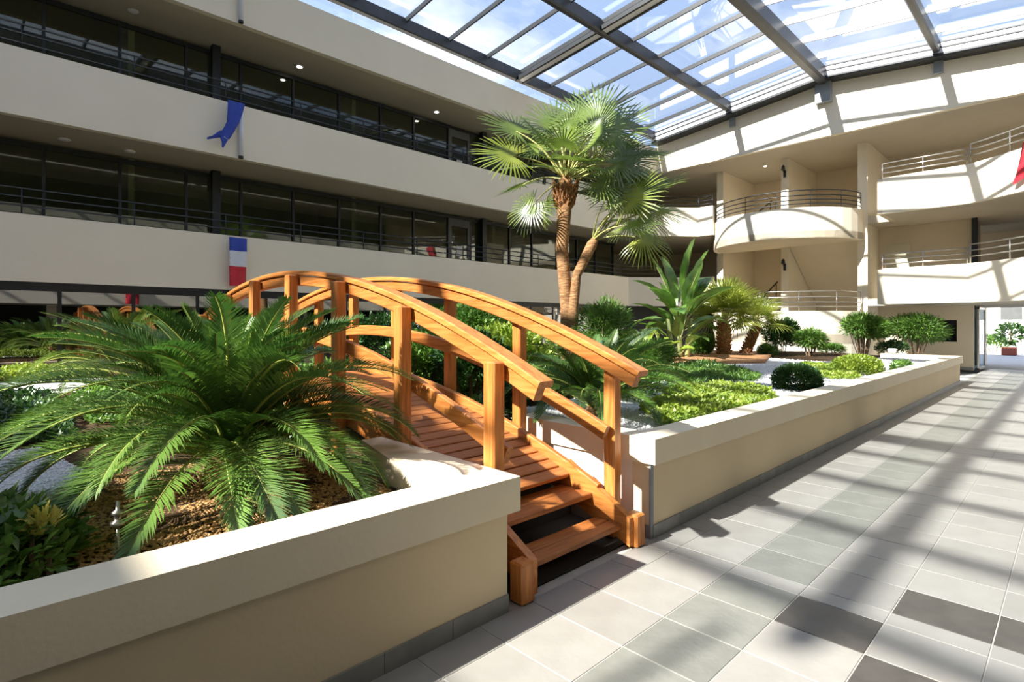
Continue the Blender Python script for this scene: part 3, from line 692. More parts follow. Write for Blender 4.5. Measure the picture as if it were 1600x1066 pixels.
def solid_right(P):
    x, y, z = P[:, 0], P[:, 1], P[:, 2]
    lim = np.where((y > 2.16) & (y < 2.435), 0.76, np.where(y <= 2.16, -9, 0.705))
    lim = np.where((y > 2.16) & (y < 3.66) & (x > 3.57) & (x < 3.85), 0.76, lim)
    return ((z < lim) | (x < 3.51) | ((np.hypot(x-3.86, y-4.14) < 0.27) & (z < 1.02))).any()
def cycad(name, label, loc, L, count, m, seed, trunk=0.18, lmax=0.17, solid=solid_left, trunk_r=0.09):
    r = random.Random(seed)
    key = (m, round(lmax/L, 2))
    if key not in FR:
        FR[key] = [frond_mesh('frond', 1.0, e0, e1, lmax/L, 120, 0.0064, m, 10+i) for i, (e0, e1) in enumerate(((86, 50), (80, 22), (72, 0), (64, -24), (52, -48), (32, -66), (4, -82), (74, 14)))]
    t = thing(name, label, 'cycad', loc)
    b = MB().lathe(loc, [(trunk_r*1.1, -0.05), (trunk_r*1.15, trunk*0.4), (trunk_r, trunk*0.9), (trunk_r*0.5, trunk+0.03)], 12)
    b.build('trunk', 'palm_trunk', t, smooth=True)
    for i in range(count):
        u = (i+0.5)/count; az = i*2.39996+r.uniform(-.2, .2)
        k = min(6, int(u*7)); 
        if r.random() < 0.12: k = 7
        me = FR[key][k]; s = L*(0.70+0.40*min(1, u*2.2)-0.12*max(0, u-.7))*r.uniform(0.9, 1.08)
        co = np.empty(len(me.vertices)*3, np.float32); me.vertices.foreach_get('co', co); co = co.reshape(-1, 3)
        base = Vector((0.03*math.cos(az), 0.03*math.sin(az), trunk*(1.0-0.35*u))); rx_, ry_ = r.uniform(-.25, .25), r.uniform(-.1, .1)
        sel = np.linalg.norm(co, axis=1) > 0.14
        # drooping leaves are shortened and lifted just enough for their tips to meet the soil, the others lifted first
        tries = sorted(((l_*0.5, c_) for l_ in range(40) for c_ in (1, .95, .9, .85, .8, .75, .7, .65, .6)), key=lambda q: (1-q[1])+q[0]*0.045) if k >= 3 and k < 7 else [(l_, c_) for c_ in (1, .86, .72, .6) for l_ in range(20)]
        for l_, c_ in tries:
            e_ = Euler((rx_, ry_-0.06*l_, az)); sc = s*c_
            R_ = np.array(e_.to_matrix()); P_ = co[sel]@R_.T*sc+np.array(base)+np.array(loc)
            if not solid(P_): break
        link_mesh('frond', me, t, loc=base, rot=e_, scale=sc)
    return t
def fan_mesh(name, m, R, lp, segs, span, seed, droop=0.25, fold=0.12, joined=0.42, cup=0.1):
    r = np.random.default_rng(seed); V = []; T = []
    hub = Vector((lp, 0, 0)); tilt = -0.25
    def put(a, rad, off=0.0):
        x_ = rad*math.cos(a); y_ = rad*math.sin(a); z_ = cup*rad-droop*(rad/R)**2.2*R+off
        v = Vector((x_, y_, z_)); v.rotate(Euler((0, -tilt, 0))); return hub+v
    da = span/segs
    for k in range(segs):
        a = -span/2+(k+0.5)*da; rl = R*(0.72+0.28*math.cos(a*0.55))*r.uniform(0.92, 1.05); j = r.uniform(-.03, .03)
        rm = R*joined; k0 = len(V); dz = r.uniform(-.05, .03)*R
        V += [put(a, 0.0), put(a-da*0.52, rm), put(a, rm, fold*rm*0.35), put(a+da*0.52, rm), put(a-da*0.15+j, rl*0.80, dz*.5), put(a+da*0.15+j, rl*0.80, dz*.5), put(a+j*1.5, rl, dz*1.4)]
        T += [(k0, k0+1, k0+2), (k0, k0+2, k0+3), (k0+1, k0+4, k0+2), (k0+2, k0+4, k0+5), (k0+2, k0+5, k0+3), (k0+4, k0+6, k0+5)]
    nl = len(T); n = 8; rr = 0.012
    for i in range(n+1):
        u = i/n; c = Vector((lp*u, 0, 0.10*lp*math.sin(math.pi*u))); q = rr*(1.5-u*.8); k0 = len(V)
        V += [c+Vector((0, 0, q)), c+Vector((0, q, -q*.5)), c+Vector((0, -q, -q*.5))]
        if i:
            for j in range(3):
                a, b_ = k0-3+j, k0-3+(j+1) % 3; T += [(a, b_, b_+3), (a, b_+3, a+3)]
    me = raw_mesh(name, np.array([tuple(q) for q in V]), np.array(T), m); me.materials.append(M['petiole'])
    mi = np.zeros(len(T), np.int32); mi[nl:] = 1; me.polygons.foreach_set('material_index', mi); return me
def leaf_cloud(pts, dirs, ln, wd, fold=0.25, jit=0.35):
    """pts: Nx3 leaf bases, dirs: Nx3 growth directions -> verts, tris (two triangles per leaf)"""
    n = len(pts); d = dirs/np.linalg.norm(dirs, axis=1, keepdims=True)
    d = d+RNG.normal(0, jit, (n, 3)); d /= np.linalg.norm(d, axis=1, keepdims=True)
    up = RNG.normal(0, 0.45, (n, 3))+np.array([0, 0, 1.0]); s = np.cross(d, up); s /= np.linalg.norm(s, axis=1, keepdims=True)+1e-9
    nn = np.cross(s, d); l = (ln*RNG.uniform(0.65, 1.25, (n, 1))); w = wd*RNG.uniform(0.7, 1.2, (n, 1))*0.5
    mid = pts+d*l*0.45
    V = np.stack([pts, mid+s*w+nn*w*fold, pts+d*l-nn*l*0.08, mid-s*w+nn*w*fold], 1).reshape(-1, 3)
    k = np.arange(n)[:, None]*4; T = np.concatenate([k+np.array([[0, 1, 2]]), k+np.array([[0, 2, 3]])], 1).reshape(-1, 3)
    return V, T
def bush(name, label, cat, c, rad, n, ln, wd, m, group=None, stems=5, ground=0.66, flat=0.0, upb=0.35, lumps=9, jit=0.35):
    """rounded shrub: leaves over several lumps of an ellipsoid, on a few stems"""
    c = np.array(c, float); rad = np.array(rad, float)
    t = thing(name, label, cat, (c[0], c[1], ground), group)
    lc = RNG.normal(0, 1, (lumps, 3)); lc /= np.linalg.norm(lc, axis=1, keepdims=True); lc[:, 2] = np.abs(lc[:, 2])*0.9-0.25
    lc = lc*0.52; lc[0] = 0
    idx = RNG.integers(0, lumps, n); u = RNG.normal(0, 1, (n, 3)); u /= np.linalg.norm(u, axis=1, keepdims=True)
    rr = RNG.uniform(0.35, 1.0, (n, 1))**0.5*0.55
    q = lc[idx]+u*rr; P = c+q*rad
    keep = P[:, 2] > ground+0.01; P = P[keep]; q = q[keep]
    V, T = leaf_cloud(P-np.array([c[0], c[1], ground]), q*np.array([1, 1, 0.8])+np.array([0, 0, upb]), ln, wd, jit=jit)
    link_mesh('foliage', raw_mesh('foliage', V, T, m), t, kind='stuff')
    for i in range(stems):
        a = 2*math.pi*i/stems+RNG.uniform(-.4, .4); e_ = c+np.array([math.cos(a)*rad[0]*.5, math.sin(a)*rad[1]*.5, rad[2]*.15])
        b0 = (c[0]+math.cos(a)*.06*rad[0]*3, c[1]+math.sin(a)*.06*rad[1]*3, ground-.03); mdl = ((b0[0]+e_[0])/2-.02, (b0[1]+e_[1])/2+.02, (ground*0.5+e_[2]*.5))
        MB().tube([b0, mdl, tuple(e_)], [0.016, 0.012, 0.006], 5).build('stem', 'twig', t)
    return t
def cover(name, label, poly, zf, h, dens, ln, wd, m, cat='ground cover', upb=0.7, jit=0.45, bumps=0.5, seed=1, holes=(), ymin=-99):
    """low leafy mat over a plan polygon"""
    r = np.random.default_rng(seed); xs_ = [p[0] for p in poly]; ys_ = [p[1] for p in poly]
    ar = abs(sum(poly[i][0]*poly[(i+1) % len(poly)][1]-poly[(i+1) % len(poly)][0]*poly[i][1] for i in range(len(poly))))/2
    n = int(min(26000, ar*dens)); P = []
    cx_, cy_ = sum(xs_)/len(xs_), sum(ys_)/len(ys_)
    while len(P) < n:
        x, y = r.uniform(min(xs_), max(xs_)), r.uniform(min(ys_), max(ys_))
        if not inpoly(x, y, poly) or y < ymin or any((x-hx)**2+(y-hy)**2 < hr*hr for hx, hy, hr in holes): continue
        # thin towards the rim
        k = 1.0 if inpoly(cx_+(x-cx_)*1.18, cy_+(y-cy_)*1.18, poly) else 0.55
        hb = h*k*(1-bumps*0.5+bumps*0.5*math.sin(x*5.1+seed)*math.cos(y*4.3+seed*2))
        P.append((x, y, zf(x, y)+hb*r.uniform(0.35, 1.0)))
    P = np.array(P); D = np.stack([r.normal(0, 0.6, n), r.normal(0, 0.6, n), np.full(n, upb)], 1)
    V, T = leaf_cloud(P, D, ln, wd, jit=jit)
    o = link_mesh(name, raw_mesh(name, V, T, m)); tag(o, label, cat, kind='stuff'); return o
def pebbles(name, label, poly, zf, dens, size, m, cat, seed=3, flatk=0.65, nmax=16000, parent=None):
    r = np.random.default_rng(seed); xs_ = [p[0] for p in poly]; ys_ = [p[1] for p in poly]
    ar = abs(sum(poly[i][0]*poly[(i+1) % len(poly)][1]-poly[(i+1) % len(poly)][0]*poly[i][1] for i in range(len(poly))))/2
    n = int(min(nmax, ar*dens)); P = []
    while len(P) < n:
        x, y = r.uniform(min(xs_), max(xs_)), r.uniform(min(ys_), max(ys_))
        if inpoly(x, y, poly): P.append((x, y, zf(x, y)+size*0.12))
    P = np.array(P); base = np.array([(1, 0, 0), (0, 1, 0), (-1, 0, 0), (0, -1, 0), (0, 0, 1), (0, 0, -1)], float)
    a = r.uniform(0, 6.28, n); s = size*r.uniform(0.6, 1.3, (n, 1, 3)); s[:, :, 2] *= flatk
    B = base[None]*s+r.normal(0, size*0.12, (n, 6, 3)); ca, sa = np.cos(a)[:, None], np.sin(a)[:, None]
    X = B[:, :, 0]*ca-B[:, :, 1]*sa; Y = B[:, :, 0]*sa+B[:, :, 1]*ca
    V = np.stack([X, Y, B[:, :, 2]], 2)+P[:, None]; F_ = np.array([(0, 1, 4), (1, 2, 4), (2, 3, 4), (3, 0, 4), (1, 0, 5), (2, 1, 5), (3, 2, 5), (0, 3, 5)])
    T = (np.arange(n)[:, None, None]*6+F_[None]).reshape(-1, 3)
    o = link_mesh(name, raw_mesh(name, V.reshape(-1, 3), T, m), parent, kind='stuff')
    if not parent: tag(o, label, cat)
    return o
def gp(pts, z): return [tuple(G(px, py, z)[:2]) for px, py in pts]

# =================================================================== LEFT GARDEN
cycad('sago_palm', 'large glossy green sago palm arching over the planter wall left of the bridge', (1.10, 3.62, 0.60), 1.14, 140, 'cycad', 3, trunk=0.24, lmax=0.18, trunk_r=0.11)
c2 = G(185, 604, 0.80); cycad('sago_palm', 'smaller olive sago palm behind the large one, before the dark glazing', (c2.x, c2.y, zl(c2.x, c2.y)-.02), 1.0, 40, 'cycad_far', 8, trunk=0.22, lmax=0.17)
# bark chips round the big sago, gravel strips
pebbles('bark_chips', 'tan bark chips on the soil around the large sago palm', [(0.3, 2.45), (1.69, 2.45), (1.94, 3.5), (1.6, 4.4), (0.62, 4.45), (0.3, 3.8)], zl, 3300, 0.016, 'bark', 'bark chips', 5, 0.4)
pg = [(-1.4, 3.3), (0.1, 3.6), (0.55, 4.6), (0.35, 5.6), (-1.4, 5.4)]
gb = bed('gravel_bed', 'pale gravel in the shade beside the large sago palm', pg, zl, 'gravel', 0.3, 'gravel', 0.012, 0.05, 'stuff')
pebbles('gravel_stones', 'loose pale stones on the shaded gravel by the large sago palm', pg, lambda x, y: zl(x, y)+.012, 1800, 0.013, 'pebble', 'gravel', 6, parent=gb)
pg = [(-0.6, 8.35), (0.9, 8.1), (1.6, 8.6), (1.6, 9.3), (0.4, 9.4), (-0.6, 9.2)]
bed('gravel_bed', 'sunlit white gravel strip in front of the clipped yellow-green hedge', pg, zl, 'gravel', 0.3, 'gravel', 0.012, 0.05, 'stuff')
cover('ground_cover', 'yellow-green low hedge along the back of the left bed', [(-2.5, 9.2), (0.5, 9.35), (1.5, 9.3), (1.5, 10.2), (-2.5, 10.2)], zl, 0.20, 3400, 0.05, 0.03, 'leaf_bright', seed=2)
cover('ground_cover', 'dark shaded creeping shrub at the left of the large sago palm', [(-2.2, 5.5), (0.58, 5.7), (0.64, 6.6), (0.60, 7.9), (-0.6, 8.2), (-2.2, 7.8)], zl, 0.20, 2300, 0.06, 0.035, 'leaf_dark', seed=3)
cover('ground_cover', 'fresh green creeping ivy below the smaller sago palm', [(0.75, 6.2), (1.75, 6.1), (1.8, 7.9), (1.0, 8.2), (0.7, 7.6)], zl, 0.16, 3000, 0.05, 0.034, 'leaf_green', seed=4)
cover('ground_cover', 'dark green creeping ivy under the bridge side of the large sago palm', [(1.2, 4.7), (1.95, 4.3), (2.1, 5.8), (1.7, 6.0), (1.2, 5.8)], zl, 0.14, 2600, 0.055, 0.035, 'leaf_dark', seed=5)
bush('laurel_shrub', 'leafy green shrub against the planter cap beside a garden spike light', 'shrub', (0.02, 2.93, 0.70), (0.33, 0.34, 0.24), 2300, 0.075, 0.034, 'leaf_green', ground=0.58, jit=0.5, upb=0.6)
bush('croton_plant', 'small plant with yellow leaves growing out of the green shrub', 'plant', (0.20, 2.80, 0.82), (0.075, 0.07, 0.08), 90, 0.05, 0.024, 'leaf_yellow', ground=0.60, stems=2, lumps=4, upb=0.8)
p = G(184, 868, 0.62)
sk = thing('spike_light', 'small silver garden spike light in the soil beside the green shrub', 'garden light', (p.x, p.y, 0.58))
MB().tube([(p.x, p.y, 0.57), (p.x, p.y, 0.74)], 0.006, 6).build('stake', 'steel', sk, smooth=True)
MB().lathe((p.x, p.y, 0.74), [(0.012, 0), (0.026, 0.008), (0.028, 0.022), (0.014, 0.03), (0.012, 0.05), (0.022, 0.056), (0.022, 0.066), (0.008, 0.075), (0.007, 0.11)], 12).build('head', 'steel', sk, smooth=True)

# =================================================================== RIGHT GARDEN
cR = G(940, 652, 0.68); cycad('sago_palm', 'dark green sago palm behind the bridge rail and white return wall', (4.55, 3.45, 0.66), 1.0, 64, 'cycad', 21, trunk=0.10, lmax=0.158, solid=solid_right)
pg = gp([(1035, 656), (1230, 612), (1340, 590), (1440, 564), (1200, 560), (1180, 572), (1030, 590), (990, 625)], 0.68)
# gravel mat over the middle of the bed
pg = [(3.85, 2.43), (18.7, 2.43), (18.7, 3.3), (15.5, 4.6), (15.5, 7.0), (12.5, 7.2), (9.0, 5.6), (6.2, 4.6), (3.9, 4.4)]
gb = bed('gravel_bed', 'bright white gravel across the bed right of the bridge', pg, zr, 'gravel', 0.5, 'gravel', 0.004, 0.06, 'stuff')
pebbles('gravel_stones', 'loose white stones on the gravel right of the bridge', pg, lambda x, y: zr(x, y)+.004, 380, 0.018, 'pebble', 'gravel', 9, nmax=13000, parent=gb)
cover('ground_cover', 'bright yellow-green leafy mat just inside the long planter wall', gp([(1035, 660), (1110, 655), (1225, 622), (1200, 605), (1120, 598), (1045, 606), (1000, 628)], 0.74), zr, 0.14, 3400, 0.055, 0.036, 'leaf_bright', seed=11, ymin=2.50)
cover('ground_cover', 'flat green juniper mat between two strips of white gravel', gp([(1015, 590), (1080, 594), (1180, 588), (1188, 578), (1110, 567), (1030, 568), (985, 577)], 0.76), zr, 0.16, 1700, 0.09, 0.024, 'leaf_green', upb=0.4, seed=12, holes=[(*(EYE+ray(1010, 556)*12.0).to_2d(), 0.72)])
cover('ground_cover', 'yellow-green creeping mat left of the rounded mound, across the gravel', gp([(1245, 578), (1300, 584), (1345, 584), (1330, 572), (1250, 568)], 0.74), zr, 0.12, 1700, 0.06, 0.04, 'leaf_bright', seed=13, ymin=2.50, holes=[(G(1350, 580, 0.70).x, G(1350, 580, 0.70).y+0.12, 0.60)])
cover('ground_cover', 'small green tuft of ground cover near the far end of the planter wall', gp([(1392, 576), (1428, 571), (1420, 564), (1395, 565)], 0.74), zr, 0.14, 1500, 0.07, 0.04, 'leaf_green', seed=14, ymin=2.52)
b_ = G(1245, 606, 0.70)
bush('boxwood_ball', 'dark green clipped boxwood ball beside the planter cap', 'shrub', (b_.x, b_.y, 0.80), (0.60, 0.60, 0.44), 9000, 0.034, 0.022, 'leaf_dark', lumps=1, stems=4, jit=0.3)
b_ = G(1350, 580, 0.70)
bush('mounded_shrub', 'low yellow-green rounded mound of foliage on white gravel', 'shrub', (b_.x, b_.y+0.12, 0.76), (1.05, 0.80, 0.44), 8000, 0.05, 0.034, 'leaf_bright', lumps=1, stems=4)
# bushes behind the bridge rails
for px, py, t_, rx, rz, n, ln, wd, m, label in (
    (590, 525, 8.6, 0.75, 0.55, 3600, 0.08, 0.04, 'leaf_dark', 'dark leafy shrub seen through the middle of the bridge railing'),
    (655, 565, 7.05, 0.62, 0.45, 3600, 0.075, 0.042, 'leaf_green', 'green leafy shrub close behind the bridge deck'),
    (735, 505, 8.8, 0.75, 0.45, 3800, 0.08, 0.04, 'leaf_green', 'mid green shrub rising above the bridge mid rail'),
    (738, 562, 6.5, 0.46, 0.42, 3200, 0.09, 0.04, 'leaf_dark', 'glossy dark shrub against the bridge posts'),
    (800, 545, 7.4, 0.65, 0.42, 3600, 0.075, 0.045, 'leaf_bright', 'bright green shrub under the far bridge handrail'),
    (944, 512, 8.7, 0.46, 0.60, 5200, 0.09, 0.018, 'leaf_green', 'rounded feathery dark shrub in front of the fan palm trunk'),
    (1010, 556, 12.0, 0.70, 0.42, 4200, 0.10, 0.024, 'leaf_green', 'feathery spreading juniper below the broad-leaved plant'),
    (985, 600, 7.2, 0.55, 0.26, 2600, 0.09, 0.024, 'leaf_green', 'low juniper behind the end of the bridge handrail'),
    (1220, 522, 18.4, 0.62, 0.62, 3000, 0.14, 0.05, 'leaf_dark', 'dark green shrub right of the leaning small palm'),
    (1098, 545, 17.1, 0.48, 0.45, 2600, 0.12, 0.045, 'leaf_green', 'green underplanting left of the stout small palm trunk'),
    (1200, 552, 16.9, 0.34, 0.25, 1400, 0.10, 0.03, 'leaf_green', 'tuft of low green leaves at the foot of the leaning palm'),
    (1298, 553, 18.6, 0.42, 0.22, 1400, 0.10, 0.03, 'leaf_green', 'low dark tuft against the curved wall base'),
    (1395, 548, 18.0, 0.46, 0.30, 1600, 0.10, 0.035, 'leaf_dark', 'small dark shrub beside the white box light')):
    d = ray(px, py); p = EYE+d*t_
    bush('garden_shrub', label, 'shrub', (p.x, p.y, max(p.z, 0.66+rz*0.55)), (rx, rx, rz), n, ln, wd, m, ground=0.62)
bush('garden_shrub', 'small dark shrub at the foot of the bridge near the white return wall', 'shrub', (3.86, 4.14, 0.80), (0.24, 0.24, 0.22), 1500, 0.06, 0.028, 'leaf_dark', ground=0.62)
# feathery shrubs with bare stems in front of the far wall
def feathery(label, px, t_, ztop, rx, rz, n, stems, m='leaf_green'):
    d = ray(px, 500); p = EYE+d*t_; zc = ztop-rz
    t = bush('nandina_shrub', label, 'shrub', (p.x, p.y, zc), (rx, rx*0.8, rz), n, 0.17, 0.036, m, ground=0.64, stems=stems, upb=0.05, lumps=16, jit=0.45)
    for i in range(stems):
        a = 2*math.pi*i/stems; MB().tube([(p.x+.10*math.cos(a), p.y+.10*math.sin(a), 0.62), (p.x+.18*math.cos(a), p.y+.18*math.sin(a), zc-rz*.2), (p.x+rx*.5*math.cos(a), p.y+rx*.4*math.sin(a), zc+.1)], [0.025, 0.02, 0.01], 5).build('trunk_stem', 'twig', t)
feathery('broad feathery shrub on bare stems in front of the tall beige fin', 1348, 18.0, 1.98, 0.98, 0.52, 5200, 6, 'leaf_green')
feathery('broad feathery shrub beside the dark recess at the far wall', 1432, 18.4, 2.0, 1.22, 0.62, 7000, 5, 'leaf_green')
feathery('small airy shrub against the curved far wall', 1266, 17.2, 1.52, 0.52, 0.40, 1700, 4, 'leaf_green')
# mulch mound with the two small palms
mp_ = gp([(1055, 566), (1195, 564), (1205, 556), (1185, 550), (1100, 550), (1050, 557)], 0.70)
bed('mulch_bed', 'reddish bark mulch around the two small palms', mp_, zr, 'mulch', 0.35, 'mulch', 0.05, 0.06, 'stuff', 0.01)

# --- paddle-leaved plant (bird of paradise) -------------------------------------
def paddle_mesh(name, L, Wd, lp, bend, seed, m='banana'):
    V = []; T = []; n = 12
    for i in range(n+1):
        u = i/n; a = math.radians(-bend*u); x = lp+L*u*math.cos(a*0.5); z = L*u*math.sin(a*0.5)
        w = Wd*0.5*(math.sin(math.pi*min(1, 0.06+u*0.94))**0.55)*(1-0.25*u)
        if i == n: w = 0.01
        for s_, dz in ((-1, 0.30), (-0.5, 0.12), (0, 0), (0.5, 0.12), (1, 0.30)): V.append((x, s_*w, z+dz*w+0.01*math.sin(i*2.1+s_*3+seed)))
    for i in range(n):
        for j in range(4): k = i*5+j; T += [(k, k+1, k+6), (k, k+6, k+5)]
    nl = len(T)
    for i in range(9):
        u = i/8; r_ = 0.022*(1.2-0.7*u); x = -0.0+(lp+L*0.75)*u
        uu = max(0, (x-lp)/L); a = math.radians(-bend*uu); z = L*uu*math.sin(a*.5)-0.012; k0 = len(V)
        V += [(x, 0, z+r_*.6), (x, r_, z-r_*.5), (x, -r_, z-r_*.5)]
        if i:
            for j in range(3):
                a_, b2 = k0-3+j, k0-3+(j+1) % 3; T += [(a_, b2, b2+3), (a_, b2+3, a_+3)]
    me = raw_mesh(name, np.array(V), np.array(T), m); me.materials.append(M['banana_stem'])
    mi = np.zeros(len(T), np.int32); mi[nl:] = 1; me.polygons.foreach_set('material_index', mi)
    return me
d = ray(1062, 520); p = EYE+d*15.0
pt = thing('paddle_plant', 'tall paddle-leaved plant standing left of the small palms', 'plant', (p.x, p.y, 0.62))
for i, (ox, oy) in enumerate(((0, 0), (0.16, -0.10), (-0.14, 0.12))):
    MB().tube([(p.x+ox, p.y+oy, 0.60), (p.x+ox*1.4, p.y+oy*1.4, 1.15), (p.x+ox*1.8, p.y+oy*1.8, 1.75)], [0.085, 0.07, 0.05], 8).build('stalk', 'banana_stem', pt, smooth=True)
PM = [paddle_mesh('leaf', 1.15, 0.50, 0.50, bd, i) for i, bd in enumerate((15, 45, 80))]
pr = random.Random(4)
spec = [(-50, 86, 0, 1.3, 0.5), (-60, 74, 0, 1.15, .5), (150, 70, 0, 1.1, .45), (-30, 60, 1, 1.05, .4), (120, 58, 1, 1.0, .4), (180, 50, 1, 1.0, .3), (60, 62, 1, 1.0, .35), (-90, 48, 1, 1.05, .3), (20, 45, 2, .95, .2), (-150, 40, 2, .95, .2), (100, 30, 2, .9, .1), (-60, 30, 2, .9, .1), (160, 22, 2, .85, 0), (-120, 64, 0, 1.05, .4), (90, 78, 0, 1.1, .45), (-10, 72, 1, .95, .25), (45, 50, 1, .9, .15), (140, 46, 1, .9, .1), (-75, 62, 1, .95, .15), (-135, 55, 1, .9, .1), (75, 40, 2, .85, -.1), (-20, 36, 2, .85, -.1), (175, 66, 0, .9, .1), (-100, 72, 0, .95, 0), (30, 60, 1, .8, -.45), (-60, 55, 1, .85, -.4), (120, 52, 1, .8, -.45), (-150, 58, 1, .85, -.4), (80, 66, 1, .85, -.3), (-15, 50, 2, .75, -.5), (150, 40, 2, .75, -.5), (-110, 45, 2, .75, -.5)]
for az, el, k, s, hz in spec:
    a = math.radians(az)
    link_mesh('leaf', PM[k], pt, loc=(0.06*math.cos(a), 0.06*math.sin(a), 0.70+hz), rot=(pr.uniform(-.6, .6), -math.radians(el), a+pr.uniform(-.2, .2)), scale=s)
# --- broad round leaves (low) -----------------------------------------------------
d = ray(1003, 530); p = EYE+d*14.0
bp = thing('broadleaf_plant', 'low plant with broad round light green leaves below the paddle plant', 'plant', (p.x, p.y, 0.64))
BM = paddle_mesh('leaf', 0.30, 0.30, 0.45, 50, 3, 'leaf_bright')
for i in range(26):
    a = i*2.4; el = 30+50*pr.random()
    link_mesh('leaf', BM, bp, loc=(pr.uniform(-.5, .5), pr.uniform(-.4, .4), 0.02), rot=(pr.uniform(-.4, .4), -math.radians(el), a), scale=pr.uniform(0.9, 1.35))

# --- tall fan palm with two trunks -------------------------------------------------
def fpt(px, py, t_): return EYE+ray(px, py)*t_
TP = 9.5
b0 = fpt(890, 600, TP); b1 = fpt(886, 480, TP); b2 = fpt(878, 390, TP); b3 = fpt(884, 292, TP)
fp = thing('fan_palm', 'tall fan palm with two brown trunks behind the bridge', 'palm tree', (b0.x, b0.y, 0.64))
MB().tube([(b0.x, b0.y, 0.6), tuple(b1), tuple(b2), tuple(b3), tuple(b3+Vector((0, 0, .25)))], [0.15, 0.118, 0.108, 0.135, 0.06], 14).build('trunk', 'palm_trunk', fp, smooth=True)
fp_trunk = fp.children[0]
c0 = fpt(894, 600, TP-.1); c1 = fpt(896, 480, TP-.1); c15 = fpt(901, 430, TP-.1); c2_ = fpt(925, 382, TP-.2); c3 = fpt(950, 340, TP-.3)
MB().tube([(c0.x, c0.y, 0.6), tuple(c1), tuple(c15), tuple(c2_), tuple(c2_.lerp(c3, .3))], [0.10, 0.088, 0.078, 0.09, 0.04], 12).build('trunk', 'palm_trunk', fp, smooth=True)
for k in range(46):      # old leaf bases under the crown
    a = k*2.4; u = k/46; q = b2.lerp(b3, 0.62+0.38*u); rr = 0.12+0.05*u
    o_ = Vector((math.cos(a), math.sin(a), 0)); 
    MB().tube([tuple(q+o_*rr*.8), tuple(q+o_*(rr+.05)+Vector((0, 0, .09))), tuple(q+o_*(rr+.07)+Vector((0, 0, .17)))], [0.03, 0.022, 0.01], 4).build('leaf_base', 'boot', fp_trunk)
FAN_L = [fan_mesh('fan_leaf', 'fan', 0.60, 0.85, 34, math.radians(300), i, droop=dr_, cup=0.12, joined=0.28) for i, dr_ in enumerate((0.06, 0.16, 0.34))]
FAN_YL = [fan_mesh('fan_leaf', 'fan_yellow', 0.60, 0.85, 34, math.radians(290), 7+i, droop=dr_, cup=0.1, joined=0.28) for i, dr_ in enumerate((0.20, 0.65))]
def aimed_leaf(base, hub, mesh, r, nrm_cam):
    """a fan leaf whose stalk leaves the trunk top and ends at hub; its blade faces up and partly outwards"""
    x_ = (hub-base); L_ = x_.length; x_ = x_.normalized(); sc = min(1.25, max(0.8, L_/0.85))
    n_ = (Vector((0, 0, 1.0))-FW*nrm_cam+Vector((r.uniform(-.35, .35), r.uniform(-.35, .35), r.uniform(-.2, .2))))
    y_ = n_.cross(x_).normalized(); z_ = x_.cross(y_).normalized()
    o = link_mesh('fan_leaf', mesh, fp); m_ = Matrix((x_, y_, z_)).transposed()
    o.rotation_euler = m_.to_euler(); o.scale = (sc, sc, sc); o.location = (hub-x_*0.85*sc)-world_org(fp)
fr_ = random.Random(12)
bt = b3+Vector((0, 0, .12)); ct = c2_+Vector((0, 0, .05))
for px_, py_, dep, kind_, facing in (
    (800, 243, -0.35, 'y0', 1.4), (806, 205, 0.1, 'd0', 0.2), (845, 215, -0.45, 'd1', 0.8), (868, 198, 0.3, 'd0', 0.6), (905, 185, 0.2, 'd0', 0.9), (935, 182, -0.1, 'd0', 0.5),
    (958, 205, -0.4, 'd1', 0.9), (985, 212, 0.3, 'd0', 0.3), (998, 242, -0.1, 'd1', 0.5), (922, 228, -0.65, 'd1', 1.0), (880, 228, -0.7, 'd0', 1.0), (850, 246, -0.6, 'd1', 0.8),
    (962, 258, -0.5, 'd2', 1.0), (832, 322, -0.2, 'd2', 0.7), (852, 318, 0.35, 'y1', 0.8), (940, 285, -0.55, 'd2', 0.9), (815, 290, 0.4, 'd1', 0.7), (905, 205, 0.7, 'd0', 0.5),
    (860, 235, 0.8, 'd1', 0.3), (940, 240, 0.8, 'd1', 0.3), (985, 270, 0.5, 'd2', 0.5), (895, 250, -0.85, 'd1', 0.9), (970, 232, 0.1, 'd0', 0.8), (830, 262, 0.6, 'd1', 0.4),
    (870, 262, -0.75, 'd1', 0.9), (915, 262, -0.7, 'd2', 0.9), (930, 205, -0.5, 'd0', 0.8), (950, 275, 0.2, 'd2', 0.6), (840, 230, 0.2, 'd0', 0.6), (890, 212, -0.3, 'd0', 0.7), (920, 250, 0.4, 'd1', 0.5), (975, 250, -0.3, 'd1', 0.7), (900, 275, 0.7, 'd1', 0.4), (945, 228, 0.4, 'd0', 0.5)):
    aimed_leaf(bt, EYE+ray(px_, py_)*(TP+dep), (FAN_L if kind_[0] == 'd' else FAN_YL)[int(kind_[1])], fr_, facing)
for px_, py_, dep, kind_, facing in ((985, 312, -0.5, 'y0', 1.2), (1000, 335, 0.1, 'y1', 0.9), (1003, 372, -0.3, 'y1', 1.1), (968, 322, 0.3, 'd1', 0.6), (1012, 300, 0.2, 'd0', 0.4), (950, 305, -0.3, 'd1', 0.8),
    (985, 352, -0.6, 'd2', 0.9), (1022, 330, 0.4, 'y0', 0.7), (965, 345, 0.5, 'd2', 0.6), (990, 290, 0.5, 'd0', 0.7)):
    aimed_leaf(ct, EYE+ray(px_, py_)*(TP-.2+dep), (FAN_L if kind_[0] == 'd' else FAN_YL)[int(kind_[1])], fr_, facing)

